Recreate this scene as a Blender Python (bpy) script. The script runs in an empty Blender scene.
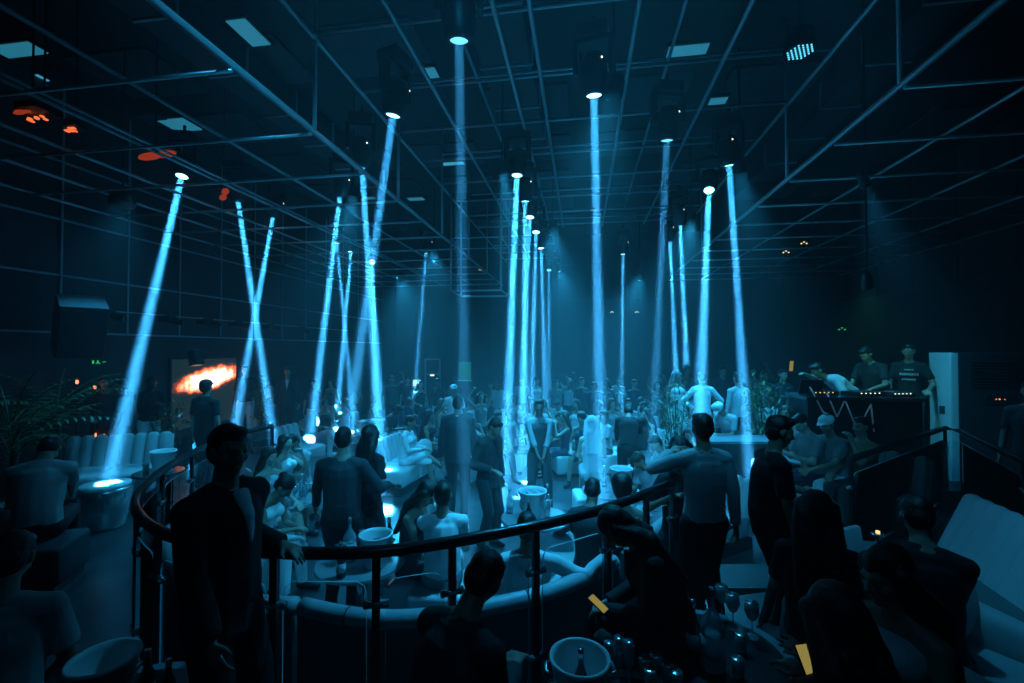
import bpy, math, random
from mathutils import Vector, Matrix, noise
V = Vector
S = bpy.context.scene
COL = S.collection
rnd = random.Random(7)
# ------------------------------------------------------------------ camera
F = 455.0
CAM = V((0, 0, 2.57))
yaw = math.atan(70 / F); pitch = math.atan(8.5 / F)
RC = Matrix.Rotation(yaw, 3, 'Z') @ Matrix.Rotation(math.pi / 2 + pitch, 3, 'X')
def ray(px, py): return RC @ V(((px - 512) / F, -(py - 341.5) / F, -1))
def at_z(px, py, z):
    d = ray(px, py); return CAM + d * ((z - CAM.z) / d.z)
FW = V((-math.sin(yaw), math.cos(yaw), 0)); RT = V((math.cos(yaw), math.sin(yaw), 0))
def P0(px, d, z): return pos(px, d, z)
def pos(px, d, z=0.0):
    p = RT * ((px - 512) / F * d) + FW * d; return V((p.x, p.y, z))
cam = bpy.data.cameras.new('camera'); co = bpy.data.objects.new('camera', cam); COL.objects.link(co)
cam.lens = F * 36 / 1024; cam.clip_start = 0.05
co.matrix_world = Matrix.Translation(CAM) @ RC.to_4x4(); S.camera = co
S.view_settings.view_transform = 'Standard'; S.view_settings.look = 'None'
S.view_settings.gamma = 1; S.view_settings.use_curve_mapping = False; S.view_settings.exposure = 0.0
S.cycles.use_denoising = True
S.cycles.volume_bounces = 0; S.cycles.max_bounces = 5; S.cycles.diffuse_bounces = 2
S.cycles.glossy_bounces = 2; S.cycles.transmission_bounces = 4; S.cycles.transparent_max_bounces = 12
S.cycles.sample_clamp_indirect = 3

# ------------------------------------------------------------------ materials
def mat(name, col, rough=.6, metal=0., spec=.5, noise_=0., scale=20, emit=None, es=1., bump=0., coat=0., alpha=1.):
    m = bpy.data.materials.new(name); m.use_nodes = True; nt = m.node_tree
    b = nt.nodes['Principled BSDF']
    b.inputs['Base Color'].default_value = (*col, 1); b.inputs['Roughness'].default_value = rough
    b.inputs['Metallic'].default_value = metal; b.inputs['Specular IOR Level'].default_value = spec
    b.inputs['Coat Weight'].default_value = coat
    if noise_ or bump:
        tc = nt.nodes.new('ShaderNodeTexCoord'); n = nt.nodes.new('ShaderNodeTexNoise')
        n.inputs['Scale'].default_value = scale; n.inputs['Detail'].default_value = 3
        nt.links.new(tc.outputs['Object'], n.inputs['Vector'])
        if noise_:
            r = nt.nodes.new('ShaderNodeValToRGB')
            r.color_ramp.elements[0].position = .3; r.color_ramp.elements[1].position = .7
            r.color_ramp.elements[0].color = (*[c * (1 - noise_) for c in col], 1)
            r.color_ramp.elements[1].color = (*[min(1, c * (1 + noise_)) for c in col], 1)
            nt.links.new(n.outputs['Fac'], r.inputs['Fac']); nt.links.new(r.outputs[0], b.inputs['Base Color'])
        if bump:
            bp = nt.nodes.new('ShaderNodeBump'); bp.inputs['Strength'].default_value = bump; bp.inputs['Distance'].default_value = .01
            nt.links.new(n.outputs['Fac'], bp.inputs['Height']); nt.links.new(bp.outputs[0], b.inputs['Normal'])
    if emit:
        b.inputs['Emission Color'].default_value = (*emit, 1); b.inputs['Emission Strength'].default_value = es
    return m
def glassmat(name, tint=(.8, .9, .95), gl=.12, diff=0.0, rough=.03):
    m = bpy.data.materials.new(name); m.use_nodes = True; nt = m.node_tree; nt.nodes.clear()
    o = nt.nodes.new('ShaderNodeOutputMaterial'); t = nt.nodes.new('ShaderNodeBsdfTransparent'); g = nt.nodes.new('ShaderNodeBsdfGlossy')
    t.inputs[0].default_value = (*tint, 1); g.inputs['Roughness'].default_value = rough; g.inputs['Color'].default_value = (1, 1, 1, 1)
    lw = nt.nodes.new('ShaderNodeLayerWeight'); lw.inputs['Blend'].default_value = gl
    mx = nt.nodes.new('ShaderNodeMixShader')
    nt.links.new(lw.outputs['Fresnel' if gl <= .3 else 'Facing'], mx.inputs[0]); nt.links.new(t.outputs[0], mx.inputs[1]); nt.links.new(g.outputs[0], mx.inputs[2])
    last = mx
    if diff:
        d = nt.nodes.new('ShaderNodeBsdfDiffuse'); d.inputs[0].default_value = (.8, .9, .95, 1)
        m2 = nt.nodes.new('ShaderNodeMixShader'); m2.inputs[0].default_value = diff
        nt.links.new(mx.outputs[0], m2.inputs[1]); nt.links.new(d.outputs[0], m2.inputs[2]); last = m2
    nt.links.new(last.outputs[0], o.inputs[0]); return m
def emis(name, col, s):
    m = bpy.data.materials.new(name); m.use_nodes = True; nt = m.node_tree; nt.nodes.clear()
    o = nt.nodes.new('ShaderNodeOutputMaterial'); e = nt.nodes.new('ShaderNodeEmission'); e.inputs[0].default_value = (*col, 1); e.inputs[1].default_value = s
    nt.links.new(e.outputs[0], o.inputs[0]); return m
M = dict(
    floor=mat('floor_tile', (.035, .04, .045), .28, noise_=.4, scale=3, bump=.05),
    wall=mat('wall_panel', (.03, .033, .038), .6, noise_=.15, scale=2),
    seam=mat('panel_seam', (.45, .5, .55), .35, .3),
    ceil=mat('ceiling_dark', (.012, .014, .016), .8, noise_=.3, scale=1),
    duct=mat('duct_metal', (.05, .055, .06), .5, .2, noise_=.2, scale=3),
    pipe=mat('pipe_grey', (.60, .63, .66), .3, .4),
    black=mat('black_plastic', (.012, .012, .014), .45),
    blackm=mat('black_metal', (.02, .02, .022), .3, .6),
    rail=mat('rail_metal', (.05, .055, .06), .25, .7),
    chrome=mat('brushed_steel', (.6, .62, .65), .2, .9),
    white=mat('white_leather', (.48, .50, .52), .45, bump=.1, scale=60),
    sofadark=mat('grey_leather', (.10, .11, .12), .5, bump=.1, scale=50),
    plastic=mat('white_plastic', (.75, .78, .8), .35),
    tower=mat('white_casing', (.6, .62, .65), .4),
    towerf=mat('dark_casing', (.03, .03, .035), .5),
    glass=glassmat('clear_glass', (.86, .93, .95), .1),
    pane=glassmat('railing_glass', (.86, .92, .94), .05, rough=.02),
    paneedge=mat('glass_edge', (.5, .7, .75), .2),
    frost=glassmat('frosted_glass', (.6, .75, .8), .2, .25, .15),
    bottle=glassmat('bottle_glass', (.65, .8, .82), .2, .10, .06),
    darkglass=mat('dark_bottle', (.01, .02, .015), .12),
    leaf=mat('leaf_green', (.06, .14, .05), .45, noise_=.4, scale=8),
    trunk=mat('bark', (.06, .045, .03), .8, noise_=.3, scale=20),
    pot=mat('pot', (.03, .03, .03), .5),
    skin=mat('skin', (.32, .2, .15), .5), skind=mat('skin_deep', (.12, .07, .05), .45), skinl=mat('skin_fair', (.5, .36, .29), .5),
    hair=mat('hair_black', (.008, .007, .007), .5, noise_=.3, scale=60, bump=.6),
    hairb=mat('hair_brown', (.05, .03, .02), .5, noise_=.3, scale=60, bump=.6),
    hairl=mat('hair_blonde', (.4, .3, .18), .5, noise_=.3, scale=60, bump=.6),
    c_black=mat('cloth_black', (.010, .010, .012), .8, bump=.2, scale=80),
    c_char=mat('cloth_charcoal', (.035, .038, .045), .8, bump=.2, scale=80),
    c_navy=mat('cloth_navy', (.03, .04, .07), .8, bump=.2, scale=80),
    c_grey=mat('cloth_grey', (.20, .21, .22), .85, bump=.2, scale=80),
    c_light=mat('cloth_light_grey', (.42, .44, .47), .85, bump=.2, scale=80),
    c_white=mat('cloth_white', (.78, .8, .82), .8, bump=.2, scale=80),
    c_green=mat('cloth_olive', (.08, .12, .07), .8), c_pink=mat('cloth_pale_pink', (.6, .45, .45), .8),
    eye=mat('eye', (.08, .07, .07), .3), shoe=mat('shoe_leather', (.015, .015, .015), .35), shoew=mat('shoe_white', (.6, .6, .6), .5),
    lens=emis('lamp_lens', (.25, .75, 1), 9.0), lensdim=emis('lamp_lens_dim', (.12, .6, .9), 2.0),
    panel=mat('lamp_panel', (.5, .55, .6), .5, emit=(.03, .28, .42), es=.55),
    panelhi=mat('lamp_panel_bright', (.5, .55, .6), .5, emit=(.05, .42, .62), es=.7),
    amber=mat('added_fire_glow', (.3, .05, .02), .5, emit=(1, .1, .03), es=.28),  # reddish emission standing in for reflected fire
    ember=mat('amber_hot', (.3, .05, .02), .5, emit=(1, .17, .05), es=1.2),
    warm=emis('warm_glow', (1, .75, .3), 1.2), phone=emis('phone_screen_yellow', (1, .80, .2), .26), phonew=emis('screen_white', (.5, .85, .9), 1.0),
    redled=emis('red_led', (1, .25, .1), 2.5), whiteled=emis('white_led', (.8, .9, .8), 2.0), greenled=emis('green_led', (.1, .9, .3), .35),
    tube=mat('tube_white', (.4, .45, .5), .4, emit=(.3, .5, .6), es=.04),
    cloth_table=mat('table_top_black', (.015, .015, .017), .3),
    tabletop=mat('table_top_glossy', (.03, .035, .04), .15), tablemid=mat('table_top_grey', (.25, .27, .3), .25),
    ice=glassmat('ice', (.8, .9, .95), .5, .4, .1),
)
# ------------------------------------------------------------------ mesh builder
def frame(z):
    z = z.normalized(); a = V((0, 0, 1)) if abs(z.z) < .95 else V((0, 1, 0))
    x = a.cross(z).normalized(); return x, z.cross(x)
class MB:
    def __init__(s): s.v = []; s.f = []; s.m = []
    def add(s, vs, fs, mi=0):
        o = len(s.v); s.v += [tuple(p) for p in vs]; s.f += [tuple(i + o for i in f) for f in fs]; s.m += [mi] * len(fs); return s
    def box(s, c, d, rot=None, mi=0, taper=1.):
        c = V(c); R_ = rot or Matrix.Identity(3); vs = []
        for z in (-.5, .5):
            k = taper if z > 0 else 1
            for x, y in ((-.5, -.5), (.5, -.5), (.5, .5), (-.5, .5)): vs.append(c + R_ @ V((x * d[0] * k, y * d[1] * k, z * d[2])))
        return s.add(vs, [(3, 2, 1, 0), (4, 5, 6, 7), (0, 1, 5, 4), (1, 2, 6, 5), (2, 3, 7, 6), (3, 0, 4, 7)], mi)
    def tube(s, pts, r, n=8, mi=0, closed=False, sq=None):
        pts = [V(p) for p in pts]; k = len(pts); vs = []
        px = None
        for i, p in enumerate(pts):
            t = (pts[min(i + 1, k - 1)] - pts[max(i - 1, 0)])
            x, y = frame(t)
            if px is not None:
                x = (px - t.normalized() * px.dot(t.normalized())).normalized(); y = t.normalized().cross(x)
            px = x
            rr = r[i] if isinstance(r, (list, tuple)) else r
            for j in range(n):
                a = 2 * math.pi * (j + .5) / n; vs.append(p + x * (rr * math.cos(a)) + y * (rr * math.sin(a)))
        fs = [(i * n + j, i * n + (j + 1) % n, (i + 1) * n + (j + 1) % n, (i + 1) * n + j) for i in range(k - 1) for j in range(n)]
        fs += [tuple(range(n))[::-1], tuple((k - 1) * n + j for j in range(n))]
        return s.add(vs, fs, mi)
    def lathe(s, prof, c=(0, 0, 0), n=20, mi=0, M3=None):
        c = V(c); vs = []; k = len(prof)
        for r, z in prof:
            for j in range(n):
                a = 2 * math.pi * j / n; p = V((r * math.cos(a), r * math.sin(a), z)); vs.append(c + (M3 @ p if M3 else p))
        fs = [(i * n + j, i * n + (j + 1) % n, (i + 1) * n + (j + 1) % n, (i + 1) * n + j) for i in range(k - 1) for j in range(n)]
        if prof[0][0] > 1e-4: fs.append(tuple(range(n))[::-1])
        if prof[-1][0] > 1e-4: fs.append(tuple((k - 1) * n + j for j in range(n)))
        return s.add(vs, fs, mi)
    def ell(s, c, r, axes=None, n=12, m=8, mi=0):
        c = V(c); ax = axes or (V((1, 0, 0)), V((0, 1, 0)), V((0, 0, 1))); vs = []
        for i in range(m + 1):
            t = math.pi * i / m
            for j in range(n):
                a = 2 * math.pi * j / n
                vs.append(c + ax[0] * (r[0] * math.sin(t) * math.cos(a)) + ax[1] * (r[1] * math.sin(t) * math.sin(a)) - ax[2] * (r[2] * math.cos(t)))
        fs = [(i * n + j, i * n + (j + 1) % n, (i + 1) * n + (j + 1) % n, (i + 1) * n + j) for i in range(m) for j in range(n)]
        return s.add(vs, fs, mi)
    def cap(s, p, q, r0, r1, xa=None, k0=1., k1=1., n=12, mi=0, flat0=False, flat1=False):
        """tapered capsule; radius r along xa, r*k across"""
        p, q = V(p), V(q); z = (q - p)
        L = z.length or 1e-4; z = z / L if z.length > 1e-5 else V((0, 0, 1))
        if xa is None: x, y = frame(z)
        else:
            x = (V(xa) - z * V(xa).dot(z)); x = x.normalized() if x.length > 1e-4 else frame(z)[0]; y = z.cross(x)
        vs = []; rings = []
        for t in ((88, 60, 30, 0) if not flat0 else (85, 20, 0)):
            a = math.radians(t); h = .25 if flat0 else 1.; rings.append((p - z * (math.sin(a) * r0 * min(k0, 1) * h), r0 * math.cos(a), k0))
        for f in (.33, .67): rings.append((p + z * L * f, r0 + (r1 - r0) * f, k0 + (k1 - k0) * f))
        for t in ((0, 30, 60, 88) if not flat1 else (0, 20, 85)):
            a = math.radians(t); h = .25 if flat1 else 1.; rings.append((q + z * (math.sin(a) * r1 * min(k1, 1) * h), r1 * math.cos(a), k1))
        for c, r, k in rings:
            for j in range(n):
                a = 2 * math.pi * j / n; vs.append(c + x * (r * math.cos(a)) + y * (r * k * math.sin(a)))
        K = len(rings)
        fs = [(i * n + j, i * n + (j + 1) % n, (i + 1) * n + (j + 1) % n, (i + 1) * n + j) for i in range(K - 1) for j in range(n)]
        fs += [tuple(range(n))[::-1], tuple((K - 1) * n + j for j in range(n))]
        return s.add(vs, fs, mi)
    def mesh(s, name, mats, smooth=False):
        me = bpy.data.meshes.new(name); me.from_pydata(s.v, [], s.f)
        for m_ in (mats if isinstance(mats, (list, tuple)) else [mats]): me.materials.append(M[m_] if isinstance(m_, str) else m_)
        me.polygons.foreach_set('material_index', s.m)
        if smooth: me.polygons.foreach_set('use_smooth', [True] * len(me.polygons))
        me.update(); return me
    def obj(s, name, mats, parent=None, smooth=False, bevel=0, loc=None, rotz=None, **kw):
        o = bpy.data.objects.new(name, s.mesh(name, mats, smooth)); COL.objects.link(o)
        if parent: o.parent = parent
        if loc is not None: o.location = loc
        if rotz is not None: o.rotation_euler = (0, 0, rotz)
        if bevel:
            b = o.modifiers.new('bevel', 'BEVEL'); b.width = bevel; b.segments = 2; b.limit_method = 'ANGLE'
        for k, v_ in kw.items(): o[k] = v_
        return o
def thing(name, label, cat, loc=(0, 0, 0), rotz=0, group=None):
    o = bpy.data.objects.new(name, None); COL.objects.link(o); o.location = loc; o.rotation_euler = (0, 0, rotz)
    o.empty_display_size = .1; o['label'] = label; o['category'] = cat
    if group: o['group'] = group
    return o
CH = {}
def dup(root, loc, rotz=0, label=None, group=None, scale=None):
    def cp(o, par):
        c = o.copy(); COL.objects.link(c)
        if par: c.parent = par
        for ch in o.children: cp(ch, c)
        return c
    r = cp(root, None); r.location = loc; r.rotation_euler = (0, 0, rotz)
    if label: r['label'] = label
    if group: r['group'] = group
    if scale: r.scale = (scale,) * 3
    return r
def settag(o, label, cat, group=None):
    o['label'] = label; o['category'] = cat
    if group: o['group'] = group
    return o
_fc = {}
def place(key, make, loc, rotz, label, group=None, scale=None):
    """first call builds the thing and moves it, later calls copy it"""
    if key not in _fc:
        o = make(); _fc[key] = o; o.location = loc; o.rotation_euler = (0, 0, rotz); o['label'] = label
        if group: o['group'] = group
        if scale: o.scale = (scale,) * 3
        return o
    r = dup(_fc[key], loc, rotz, label, group)
    r.scale = (scale or 1.,) * 3
    return r

# ------------------------------------------------------------------ room
XL, XR, YB, YF, ZC = -8.5, 8.5, 18.5, -3.0, 7.2
def struct(name, mb, m, **k):
    o = mb.obj(name, m, **k); o['kind'] = 'structure'; return o
struct('floor', MB().box((0, (YB + YF) / 2, -.1), (XR - XL + .4, YB - YF + .4, .2)), 'floor')
struct('ceiling', MB().box((0, (YB + YF) / 2, ZC + .1), (XR - XL + .4, YB - YF + .4, .2)), 'ceil')
struct('wall_left', MB().box((XL - .1, (YB + YF) / 2, ZC / 2), (.2, YB - YF, ZC)), 'wall')
struct('wall_right', MB().box((XR + .1, (YB + YF) / 2, ZC / 2), (.2, YB - YF, ZC)), 'wall')
struct('wall_back', MB().box((0, YB + .1, ZC / 2), (XR - XL + .4, .2, ZC)), 'wall')
struct('wall_front', MB().box((0, YF - .1, ZC / 2), (XR - XL + .4, .2, ZC)), 'wall')
# panel seams on the side walls
mb = MB()
for z in (2.86, 3.8, 4.72, 5.68): mb.box((XL + .012, (YB + YF) / 2, z), (.03, YB - YF, .035))
y = YF + .3
while y < YB: mb.box((XL + .012, y, 4.9), (.03, .03, 4.1)); y += 1.12
struct('trim_1', mb, 'seam')
mb = MB()
for z in (4.15, 5.3): mb.box((XR - .012, (YB + YF) / 2, z), (.03, YB - YF, .03))
y = YF + .3
while y < YB: mb.box((XR - .012, y, 5.7), (.03, .03, 3.1)); y += 1.45
struct('trim_2', mb, 'duct')
mb = MB()
for z in (3.2, 4.6, 6.0): mb.box((0, YB - .012, z), (XR - XL, .03, .02))
for i in range(12): mb.box((XL + 1.4 * i + .6, YB - .012, 4.5), (.02, .03, 4.6))
struct('trim_3', mb, 'duct')

# ---- rail path (handrail height 1.07 above the 0.4 m platform)
PZ = .4
RP = [(272, 426), (238, 434), (205, 447), (176, 462), (155, 476), (142, 489), (136, 500), (137, 511), (148, 524), (168, 535), (205, 545), (250, 550.5),
      (300, 553), (350, 553), (395, 550), (440, 544), (490, 535), (545, 524), (600, 510), (640, 496), (672, 483)]
RPW = [at_z(x, y, PZ + 1.08) for x, y in RP]
def resample(P, step):
    out = [P[0]]; acc = 0
    # catmull-rom dense
    D = []
    for i in range(len(P) - 1):
        a, b, c, d = P[max(i - 1, 0)], P[i], P[i + 1], P[min(i + 2, len(P) - 1)]
        for k in range(12):
            t = k / 12; D.append(.5 * ((2 * b) + (c - a) * t + (2 * a - 5 * b + 4 * c - d) * t * t + (3 * b - a - 3 * c + d) * t ** 3))
    D.append(P[-1]); last = D[0]
    for p in D[1:]:
        if (p - last).length >= step: out.append(p); last = p
    if (out[-1] - P[-1]).length > step * .3: out.append(P[-1])
    else: out[-1] = P[-1]
    return out
RS = resample(RPW, .12)
def sofs(P, off):
    """offset a polyline in XY to its inner (pit) side"""
    o = []
    for i, p in enumerate(P):
        t = (P[min(i + 1, len(P) - 1)] - P[max(i - 1, 0)]); t.z = 0; t.normalize()
        o.append(p + V((-t.y, t.x, 0)) * off)
    return o
EDGE = sofs(RS, .10)
def poly_solid(pts, z0, z1):
    n = len(pts); mb = MB()
    vs = [V((p[0], p[1], z0)) for p in pts] + [V((p[0], p[1], z1)) for p in pts]
    fs = [(i, (i + 1) % n, n + (i + 1) % n, n + i) for i in range(n)]
    from mathutils.geometry import tessellate_polygon
    tri = tessellate_polygon([[V((p[0], p[1], 0)) for p in pts]])
    for t in tri:
        a, b, c = [V((pts[i][0], pts[i][1], 0)) for i in t]
        if (b - a).cross(c - a).z < 0: t = (t[0], t[2], t[1])
        fs.append(tuple(i + n for i in t)); fs.append((t[2], t[1], t[0]))
    return mb.add(vs, fs)
a0 = EDGE[0]; aN = EDGE[-1]
loop = [(XL, YF), (XR, YF), (XR, 13.5), (1.9, 13.5), (1.9, 8.7), (3.15, 8.0), (2.6, 6.2), (2.1, 4.6), (aN.x + .05, aN.y + .1)] + [(p.x, p.y) for p in EDGE[::-1]] + [(a0.x, 8.6), (XL, 8.6)]
struct('floor_platform', poly_solid(loop, 0, PZ), 'floor')
# right raised DJ stage and back platform
st = [pos(806, 6.5), pos(930, 6.2), pos(1120, 6.2), pos(1120, 8.6), pos(806, 8.6)]
struct('floor_stage', poly_solid([(p.x, p.y) for p in st], 0, .66), 'floor')
# steps from the platform down to the pit at the right opening
mb = MB(); p = pos(760, 4.6)
mb.box((p.x, p.y + .15, .12), (1.6, .5, .24), Matrix.Rotation(yaw, 3, 'Z'))
struct('floor_step', mb, 'floor')

# ------------------------------------------------------------------ ceiling grid of pipes
def pipeobj(root, a, b, r=.027, name='pipe'):
    MB().tube([a, b], r, 6).obj(name, 'pipe', root, smooth=True)
HU, HL = 2.57 + 3.4, 2.57 + 2.4
g = thing('lighting_grid', 'central square grid of grey steel pipes hung below the black ceiling', 'lighting grid', (0, 0, HU))
XG = [-2.87, -1.95, -.86, .22 - .75 + 0.0, .56, 1.7, 2.83]
for x in (-2.87, -1.9, -.86, -.5, .56, 1.65, 2.83): pipeobj(g, (x, -1, 0), (x, 17.2 if x < -.8 else 12.6, 0))
ys = [1.1 + 1.14 * i for i in range(15)]
for i, y in enumerate(ys):
    pipeobj(g, (-2.87, y, .06), (2.83 if y < 12.6 else -.86, y, .06), .024)
for i, y in enumerate(ys):
    if i % 2 == 0 and y < 12.6: pipeobj(g, (-2.6, y + .3, .3), (2.6, y + .3, .3), .02, 'upper_pipe')
for x in (-1.4, 1.1): pipeobj(g, (x, 0, .3), (x, 12, .3), .02, 'upper_pipe')
for x in (-2.87, 2.83):
    for y in ys[1::2]: pipeobj(g, (x, y, ZC - HU), (x, y, HL - HU), .024, 'drop_pipe')
for side, xs in (('left', (-8.3, -7.2, -6.1, -5.1, -4.0, -2.9)), ('right', (2.86, 4.0, 5.4, 6.8, 8.2))):
    g = thing('lighting_grid', f'lower square grid of steel pipes beside the {side} wall', 'lighting grid', (0, 0, HL))
    for x in xs: pipeobj(g, (x, -1, 0), (x, 16.5, 0), .033 if abs(x) < 3 else .022)
    for y in ys[:14]: pipeobj(g, (min(xs), y, -.05), (max(xs), y, -.05), .020)
    if side == 'left':
        for x in (-3.3, -5.6): pipeobj(g, (x, 0, .3), (x, 15, .3), .02, 'upper_pipe')
# hanging cube frame
g = thing('hanging_frame', 'open cube frame of pipes hanging below the grid left of the central beams', 'pipe frame')
c = [at_z(451, 291, 3.8), at_z(501, 290, 3.8), at_z(509, 296, 3.8), at_z(461, 296.5, 3.8)]
for i in range(4):
    pipeobj(g, c[i], c[(i + 1) % 4], .022)
    pipeobj(g, c[i], (c[i].x, c[i].y, HU), .022)
    for z in (4.9,): pipeobj(g, (c[i].x, c[i].y, z), (c[(i + 1) % 4].x, c[(i + 1) % 4].y, z), .015)

# ceiling ducts, tiles, panels
def duct(x, y0, y1, w, h, lab):
    o = thing('ceiling_duct', lab, 'air duct', (x, y0, ZC - .05 - h / 2))
    mb = MB().box((0, (y1 - y0) / 2, 0), (w, y1 - y0, h)); mb.obj('duct_body', 'duct', o, bevel=.01)
    k = .8
    while k < y1 - y0: MB().box((0, k, 0), (w + .05, .04, h + .05)).obj('duct_flange', 'pipe', o); k += 1.2
duct(-1.1, 1.0, 9.5, .75, .35, 'wide pale air duct above the centre of the pipe grid')
duct(4.4, 0.5, 12, .6, .4, 'dark air duct above the right part of the grid')
duct(-5.3, .5, 12, .6, .4, 'dark air duct above the left part of the grid')
mb = MB()
for i in range(8):
    for j in range(9):
        if rnd.random() < .55: mb.box((XL + 1.2 + i * 2.1, .8 + j * 1.9, ZC - .03), (1.5, 1.2, .04))
mb.obj('ceiling_tile', 'duct', kind='structure')
def lpanel(px, py, w, l, lab, m='panel', z=ZC - .3):
    p = at_z(px, py, z); o = thing('ceiling_panel', lab, 'ceiling light', p)
    MB().box((0, 0, .03), (w + .06, l + .06, .05)).obj('frame', 'black', o)
    MB().box((0, 0, 0), (w, l, .02)).obj('diffuser', m, o)
lpanel(687, 52, .55, .3, 'small lit rectangular ceiling panel right of the tallest central beam')
lpanel(249, 33, .28, .5, 'narrow lit ceiling panel at upper left between two grid pipes')
lpanel(18, 50, .7, .25, 'dim wide ceiling panel at the top left corner')
lpanel(16, 82, .45, .16, 'bright slim ceiling panel at far left, lower of the pair', 'panelhi')
lpanel(32, 79, .45, .16, 'bright slim ceiling panel at far left, higher of the pair', 'panelhi')
lpanel(453, 163.5, .5, .14, 'thin lit ceiling slat between the third and fourth tall beams', 'panelhi')
lpanel(416, 199, .45, .22, 'faint round ended ceiling panel above the short dim beam')
lpanel(372, 198, .35, .16, 'faint small ceiling panel beside the crossing beams', 'panel')
lpanel(399, 265, .8, .4, 'pale ceiling panel low in the distance left of the hanging frame', 'panel')
lpanel(430, 73, .22, .25, 'tiny square ceiling panel next to the tall dim beam')
lpanel(718, 101, .28, .2, 'tiny tilted ceiling panel above the right grid edge')
lpanel(180, 125, .55, .45, 'round grey ceiling lamp at left, switched low')
lpanel(155, 120, .5, .4, 'broad dim ceiling panel beyond the left pipes', 'duct')
# glowing shapes added for the fire's reflected glow at the left ceiling edge
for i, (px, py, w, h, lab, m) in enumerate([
        (39, 119, .30, .08, 'added orange fire glow nearest the left edge under the ceiling', 'ember'),
        (71, 130, .15, .08, 'small added orange fire glow second from the left edge', 'ember'),
        (152, 157, .5, .2, 'broad dull red fire glow added above the leftmost beam', 'amber'),
        (221, 194, .22, .2, 'dull red fire glow added beside the second beam from the left', 'amber'),
        (27, 111, .25, .05, 'faint amber fire glow added at the far left below the ceiling', 'amber')]):
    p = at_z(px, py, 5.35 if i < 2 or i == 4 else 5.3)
    o = thing('added_fire_glow', lab, 'lamp', p)  # blobs stand in for the fire's reflected glow; no lamp hangs there
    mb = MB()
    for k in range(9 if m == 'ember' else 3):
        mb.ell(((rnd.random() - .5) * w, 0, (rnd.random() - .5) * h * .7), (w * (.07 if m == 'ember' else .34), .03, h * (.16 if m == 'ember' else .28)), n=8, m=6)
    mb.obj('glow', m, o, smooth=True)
    MB().box((0, .05, h * .4 + .06), (w * 1.2, .15, .08)).obj('housing', 'black', o)  # housing and hanger made up for the glow
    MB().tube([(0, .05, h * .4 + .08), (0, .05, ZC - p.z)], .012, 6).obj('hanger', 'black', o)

# ------------------------------------------------------------------ moving head lamps and their beams
def mk(name, mb, m, smooth=False): return mb.mesh(name, m, smooth)
_b = MB().box((0, 0, .11), (.32, .26, .12)).box((0, 0, .13), (.10, .10, .08)).tube([(0, 0, .12), (0, 0, .30)], .022, 8)
ME_base = mk('lamp_base', _b, 'black')
_b = MB()
for s_ in (-1, 1): _b.box((s_ * .185, 0, -.15), (.05, .12, .34))
_b.box((0, 0, .035), (.42, .12, .05))
ME_yoke = mk('lamp_yoke', _b, 'black')
ME_head = mk('lamp_head', MB().lathe([(.02, .23), (.11, .22), (.145, .14), (.15, .0), (.135, -.10), (.12, -.17), (.085, -.19), (.085, -.165)], n=20).box((0, .13, .05), (.16, .06, .2)), 'black', True)
ME_lens = mk('lamp_lens', MB().lathe([(.002, -.172), (.082, -.170)], n=20), 'lens')
ME_lensd = mk('lamp_lens_dim', MB().lathe([(.002, -.172), (.082, -.170)], n=20), 'lensdim')
ME_dot = mk('status_light', MB().ell((.10, -.10, .15), (.012,) * 3, n=6, m=4), 'whiteled')
# (lens px, end px, end z, power, label)
BEAMS = [
    ((182, 176), (108, 483, .93), 1.0, 'lamp throwing the leftmost slanting beam onto the steel stool'),
    ((238, 201), (276, 455, .4), 1.0, 'lamp whose beam leans right, second from the left, crossing another'),
    ((273, 217), (230, 452, .4), 1.0, 'lamp whose beam leans left, third from the left'),
    ((340, 195), (309, 452, 0), .95, 'lamp of the broad left leaning beam over the far white sofa'),
    ((351, 252), (334, 452, 0), .9, 'far lamp of the thin straight beam crossing behind the broad one'),
    ((337, 243), (356, 448, 0), .6, 'far lamp half hidden by the broad beam, beam leaning right'),
    ((362, 165), (381, 470, 0), .8, 'lamp of the beam that falls on the round white stool'),
    ((393, 115), (330, 560, 0), .42, 'lamp of the wide soft teal beam left of the centre'),
    ((372, 262), (383, 508, 0), .8, 'far lamp of the thin beam beside the white stool'),
    ((426, 253), (411, 440, 0), .35, 'far lamp of the short faint beam near the small screen'),
    ((459, 40), (467, 600, 0), .14, 'nearest lamp at the top with the dim vertical beam'),
    ((517, 175), (503, 531, 0), 1.25, 'lamp of the brightest beam in the middle of the hall'),
    ((525, 201), (524, 482, 0), 1.0, 'lamp of the bright beam beside the man in the waistcoat'),
    ((530, 217), (517, 497, 0), .7, 'lamp of the middle cluster leaning slightly left'),
    ((536, 232), (529, 483, 0), .6, 'fourth lamp of the middle cluster'),
    ((541, 248), (547, 452, 0), .6, 'far lamp of the thin beam behind the man in the waistcoat'),
    ((549, 270), (549, 440, 0), .3, 'furthest lamp of the middle cluster, beam faint'),
    ((594, 95), (603, 568, 0), .55, 'large near lamp with the straight beam right of the middle'),
    ((623, 254), (621, 440, 0), .5, 'far lamp of the thin lone beam right of the middle'),
    ((667, 140), (648, 530, 0), .2, 'near lamp of the dim teal beam leaning left'),
    ((670, 240), (679, 437, 0), .8, 'far lamp of the thin beam left of the green shrub'),
    ((680, 224), (690, 445, 0), .9, 'lamp of the thin beam above the green shrub'),
    ((709, 190), (700, 400, 1.9), 1.0, 'lamp whose beam lights the raised dancer'),
    ((729, 165), (752, 510, 0), .75, 'lamp of the rightmost beam in front of the tall plant'),
]
LCOL = (.042, .39, .82)
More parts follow.
